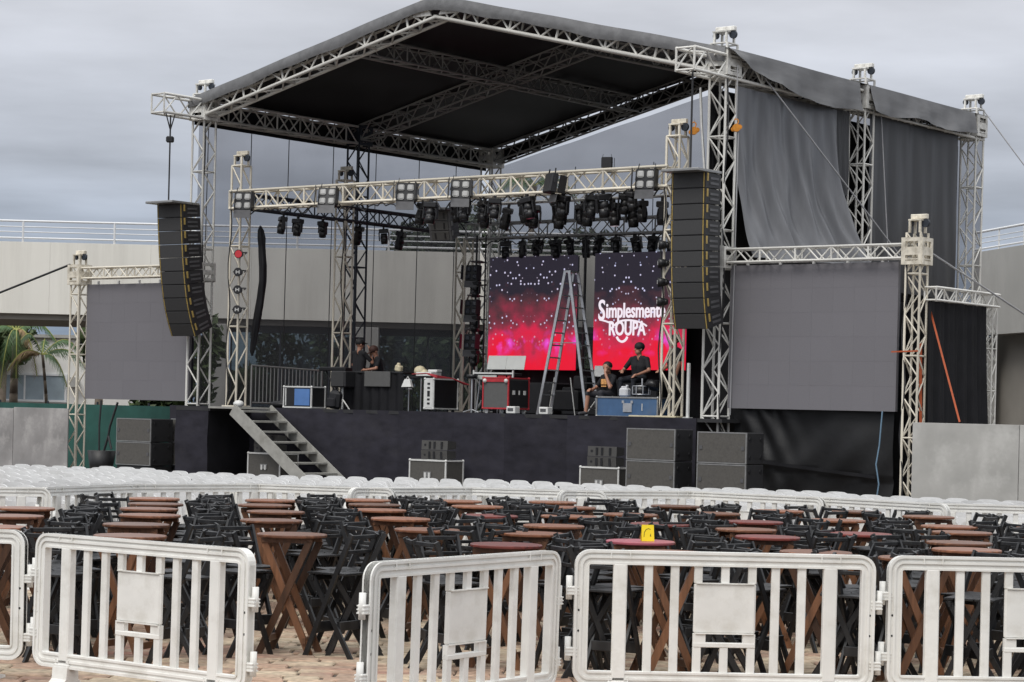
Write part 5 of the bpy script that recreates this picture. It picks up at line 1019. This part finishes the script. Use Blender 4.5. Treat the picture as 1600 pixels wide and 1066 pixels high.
for k, rw in rows.items():
    rw.sort()
    for i, (x, y) in enumerate(rw):
        m = special.get((x, y), 'wood_brown'); lb = {'wood_brown': 'brown', 'wood_red': 'dark red', 'wood_pink': 'pink stained'}[m]
        o = protos[m] if m not in used else copy_tree(protos[m]); used.add(m); where = f'{ORD[i]} from left in the {rowname[k]}'
        o.location = (x, y, 0); yw = cr.uniform(-25, 25); o.rotation_euler = (0, 0, R(yw)); tag(o, f'round {lb} wooden bar table, {where}', 'table', 'round wooden bar tables')
        for (dx, dy, base, side) in ((-.44, -.25, -48, 'near left'), (.44, -.25, 48, 'near right'), (-.44, .27, 228, 'far left'), (.44, .27, 132, 'far right')) + (((-.56, .02, -90, 'left side'),) if (i + k) % 2 else ((.56, .02, 90, 'right side'),)):
            cx, cy, rz = x + dx + cr.uniform(-.06, .06), y + dy * 1.0 + cr.uniform(-.07, .07), base + cr.uniform(-24, 24)
            if cy < 16.9 and abs(cx) < 5: cy = 16.9 + cr.uniform(0, .1)
            lab = f'black folding bar chair, {side} of the table {where}'
            if y < 23.6:
                c = thing('folding_bar_chair', lab, 'chair', (cx, cy, 0), R(rz), 'black folding bar chairs')
                for n_, me in chair_parts: inst(n_, me, c, Matrix.Identity(4))
            else:
                c = bpy.data.objects.new('folding_bar_chair', chair_one); COL.objects.link(c); c.location = (cx, cy, 0); c.rotation_euler = (0, 0, R(rz)); tag(c, lab, 'chair', 'black folding bar chairs')
t = thing('table_card', 'yellow folded card standing on the pink stained table', 'card', (1.135, 18.36, TH + .001), R(8))
MB().hexa([(-.052, -.03, 0), (.052, -.03, 0), (.052, -.026, 0), (-.052, -.026, 0), (-.05, -.002, .132), (.05, -.002, .132), (.05, .002, .132), (-.05, .002, .132)]).build('front_leaf', 'yellow_card', t)
MB().hexa([(-.052, .026, 0), (.052, .026, 0), (.052, .03, 0), (-.052, .03, 0), (-.05, -.0015, .1315), (.05, -.0015, .1315), (.05, .0015, .1315), (-.05, .0015, .1315)]).build('back_leaf', 'yellow_card', t)
fz = lambda x, z: (x, -.031 + .0213 * z / .1, z)
MB().path([fz(-.034, .035), fz(-.03, .07), fz(-.015, .095), fz(.005, .103), fz(.022, .095)], .0022, 5).path([fz(.022, .06), fz(.018, .04), fz(.026, .045)], .0022, 5).build('ink_mark', 'ink', t)

# ------------------------------------------------------------------ white plastic barriers
BL = 2.06
def rrect(x0, x1, z0, z1, r, n=6):
    out = []
    for cx, cz, a0 in ((x1 - r, z1 - r, 0), (x0 + r, z1 - r, 90), (x0 + r, z0 + r, 180), (x1 - r, z0 + r, 270)):
        for k in range(n + 1): a = R(a0 + 90 * k / n); out.append((cx + r * math.cos(a), cz + r * math.sin(a)))
    return out
def make_barrier():
    t = thing('plastic_barrier', 'x', 'barrier'); z0, z1 = .16, 1.08
    mb = MB(); mb.ring(rrect(0, BL, z0, z1, .105), rrect(.095, BL - .095, z0 + .095, z1 - .095, .012), 'y', -.022, .022)
    mb.ring(rrect(.0, BL, z0, z1, .105), rrect(.018, BL - .018, z0 + .018, z1 - .018, .09), 'y', -.034, .034)
    mb.ring(rrect(.038, BL - .038, z0 + .038, z1 - .038, .07), rrect(.054, BL - .054, z0 + .054, z1 - .054, .055), 'y', -.032, .032)
    mb.ring(rrect(.083, BL - .083, z0 + .083, z1 - .083, .03), rrect(.097, BL - .097, z0 + .097, z1 - .097, .012), 'y', -.030, .030); mb.build('frame', 'barrier_white', t)
    for x in (.31, BL - .31):
        p = MB().box((x, 0, .56), (.094, .064, 1.0 - .14), bev=.008).build('post', 'barrier_white', t)
        f = MB(); f.prism([(-.22, 0), (.22, 0), (.22, .02), (.1, .045), (.055, .09), (.05, .17), (-.05, .17), (-.055, .09), (-.1, .045), (-.22, .02)], 'x', x - .075, x + .075); f.box((x, 0, .16), (.15, .085, .06), bev=.006)
        f.build('foot', 'barrier_white', t)
        for dx in (-.065, .065):
            for z in (z1 - .03, z0 + .035): MB().box((x + dx, 0, z), (.008, .072, .05)).build('rib', 'barrier_white', t)
    for x in (.505, .685, BL - .685, BL - .505): MB().box((x, 0, .62), (.058, .036, .742), bev=.005).build('slat', 'barrier_white', t)
    c = BL / 2
    for dx in (-.185, 0, .185):
        w_ = .056
        MB().box((c + dx, 0, .927), (w_, .036, .122), bev=.004).build('slat', 'barrier_white', t); MB().box((c + dx, 0, .338), (w_, .036, .19), bev=.004).build('slat', 'barrier_white', t)
    MB().box((c, 0, .697), (.424, .04, .345), bev=.012).build('sign_plate', 'barrier_white', t)
    for z in (.868, .527): MB().box((c, -.024, z), (.40, .012, .008)).build('plate_lip', 'barrier_white', t)
    MB().box((c, 0, .447), (.426, .044, .032), bev=.004).build('handle_bar', 'barrier_white', t)
    for dx in (-.17, .17): MB().box((c + dx, 0, .493), (.085, .038, .062)).build('handle_side', 'barrier_white', t)
    for s_, x, dz in ((-1, -.012, 0), (1, BL + .012, -.062)):
        for z in (.80 + dz, .385 + dz):
            h = MB().box((x, 0, z), (.075, .05, .06), bev=.004)
            for k in range(3): h.box((x, 0, z - .022 + .022 * k), (.08, .058, .008))
            h.cyl((x + s_ * .022, 0, z - .06), (x + s_ * .022, 0, z + .1), .022, n=8); h.build('hinge', 'barrier_white', t)
        for z in (.67, .53): MB().cyl((x - s_ * .045, -.024, z), (x - s_ * .045, .024, z), .008, n=8).build('bolt_hole', 'lamp_black', t)
    return t
def place_barrier(o, p, q):
    p, q = Vector((*p, 0)), Vector((*q, 0)); d = (q - p).normalized(); m = (p + q) / 2; o.location = m - d * BL / 2; o.rotation_euler = (R(random.uniform(-.9, .9)), 0, math.atan2(d.y, d.x))
near = [((-5.42, 16.25), (-3.42, 15.86), 'white plastic barrier at the left edge of the picture, cut by the frame'), ((-3.28, 15.63), (-1.65, 14.38), 'white plastic barrier angled towards us left of the open gap'), ((-.92, 13.31), (.38, 15.19), 'white plastic barrier angled away right of the open gap'),
        ((.45, 15.22), (2.51, 15.33), 'white plastic barrier facing us in front of the yellow card table'), ((2.61, 15.37), (4.66, 15.5), 'white plastic barrier at the right edge of the picture, cut by the frame')]
br = make_barrier(); first = True
for p, q, lb in near:
    o = br if first else copy_tree(br); first = False; place_barrier(o, p, q); tag(o, lb, 'barrier', 'white barriers in the foreground')
jx = [(-6.7, 23.0), (-4.95, 23.75), (-4.18, 25.6), (-2.95, 26.35), (-1.7, 26.25), (-.45, 26.95), (.75, 27.0), (2.2, 27.5), (3.6, 26.75), (4.92, 25.45), (6.6, 25.55)]
for i, (p, q) in enumerate(zip(jx[:-1], jx[1:])):
    o = copy_tree(br); d = Vector((q[0] - p[0], q[1] - p[1])); zz = .42 * (1 if i % 2 else -1) if d.length < 1.75 else .1
    nrm = Vector((-d.y, d.x)).normalized() * zz * .3; place_barrier(o, (p[0] + nrm.x, p[1] + nrm.y), (q[0] - nrm.x, q[1] - nrm.y)); tag(o, f'white plastic barrier behind the bar tables, {ORD[i]} from the left', 'barrier', 'white barriers between bar tables and plastic chairs')

# ------------------------------------------------------------------ white plastic chairs
def white_chair():
    mb = MB()
    def back(u, v):
        x = (u - .5) * 2; z = .42 + v * (.43 - .085 * x ** 8 - .015 * x * x); return (x * (.222 - .006 * v), -.2 - .07 * v + .045 * x * x, z)
    nu, nv = 10, 6; V = [[mb.bm.verts.new(back(i / nu, j / nv)) for j in range(nv + 1)] for i in range(nu + 1)]; V2 = [[mb.bm.verts.new(Vector(back(i / nu, j / nv)) + Vector((0, .018, 0))) for j in range(nv + 1)] for i in range(nu + 1)]
    for i in range(nu):
        for j in range(nv):
            if i in (2, 4, 5, 7) and j in (2, 3, 4): continue
            mb.bm.faces.new((V[i][j], V[i + 1][j], V[i + 1][j + 1], V[i][j + 1])); mb.bm.faces.new((V2[i][j], V2[i][j + 1], V2[i + 1][j + 1], V2[i + 1][j]))
        mb.bm.faces.new((V[i][nv], V[i + 1][nv], V2[i + 1][nv], V2[i][nv]))
    for i in (0, nu):
        for j in range(nv): mb.bm.faces.new((V[i][j], V[i][j + 1], V2[i][j + 1], V2[i][j]))
    mb.grid(lambda u, v: ((u - .5) * .41, -.19 + .41 * v, .43 + .012 * math.cos((u - .5) * 6) - .02 * v * v), 4, 3)
    mb.box((0, .01, .405), (.40, .38, .04))
    for sx in (-1, 1):
        for sy in (-1, 1): mb.bar((sx * .20, .01 + sy * .21, 0), (sx * .18, .01 + sy * .17, .42), .04, .035)
    return mb.mesh('plastic_chair', 'chair_white')
wc = white_chair(); al = R(29); da = Vector((math.cos(al), -math.sin(al))); db = Vector((math.sin(al), math.cos(al)))
def far_y(x): return np.interp(x, [-9.5, -7.3, -5.6, -3.8, -2.2, 0, 1.6, 3.1, 5.0, 6.1, 8], [40.6, 40.8, 39.6, 38.3, 38.6, 38.8, 37.6, 37.4, 36.8, 35.4, 34.6])
def near_y(x): return np.interp(x, [-10, -7, -5, -4, -2.9, 0, 2, 3.6, 5, 8], [24.6, 24.3, 25.0, 26.6, 27.2, 27.6, 28.1, 27.6, 26.4, 26.3])
pts = []
for j in range(-30, 45):
    for i in range(-60, 60):
        p = Vector((0, 34)) + da * .45 * i + db * .76 * j
        if abs(p.x) < .238 * p.y + .3 and near_y(p.x) < p.y < far_y(p.x): pts.append((p.x + random.uniform(-.04, .04), p.y + random.uniform(-.05, .05), j))
pts.sort(key=lambda p: p[1]); jmax = max(p[2] for p in pts); jmin = min(p[2] for p in pts)
RW = ('first second third fourth fifth sixth seventh eighth ninth tenth eleventh twelfth thirteenth fourteenth fifteenth sixteenth seventeenth eighteenth nineteenth twentieth twenty-first twenty-second twenty-third twenty-fourth twenty-fifth twenty-sixth twenty-seventh twenty-eighth twenty-ninth thirtieth'.split() + ['farther'] * 30)
for x, y, j in pts[:300]:
    o = bpy.data.objects.new('plastic_chair', wc); COL.objects.link(o); o.location = (x, y, 0); o.rotation_euler = (0, 0, -al + R(random.uniform(-7, 7)))
    tag(o, f'white plastic chair in the {RW[j - jmin]} row behind the white barriers', 'chair', 'white plastic chairs')
if len(pts) > 300:
    jb = bmesh.new()
    for x, y, j in pts[300:]:
        n0 = len(jb.verts); jb.from_mesh(wc); jb.verts.ensure_lookup_table(); bmesh.ops.transform(jb, matrix=Matrix.Translation((x, y, 0)) @ Matrix.Rotation(-al + R(random.uniform(-7, 7)), 4, 'Z'), verts=jb.verts[n0:])
    me = bpy.data.meshes.new('plastic_chairs'); jb.to_mesh(me); jb.free(); me.materials.append(MATS['chair_white']); o = bpy.data.objects.new('plastic_chairs', me); COL.objects.link(o)
    tag(o, 'mass of white plastic chairs in the rows closest to the stage', 'chairs', None, 'stuff')
print('white chairs', len(pts), 'objects', len(bpy.data.objects))
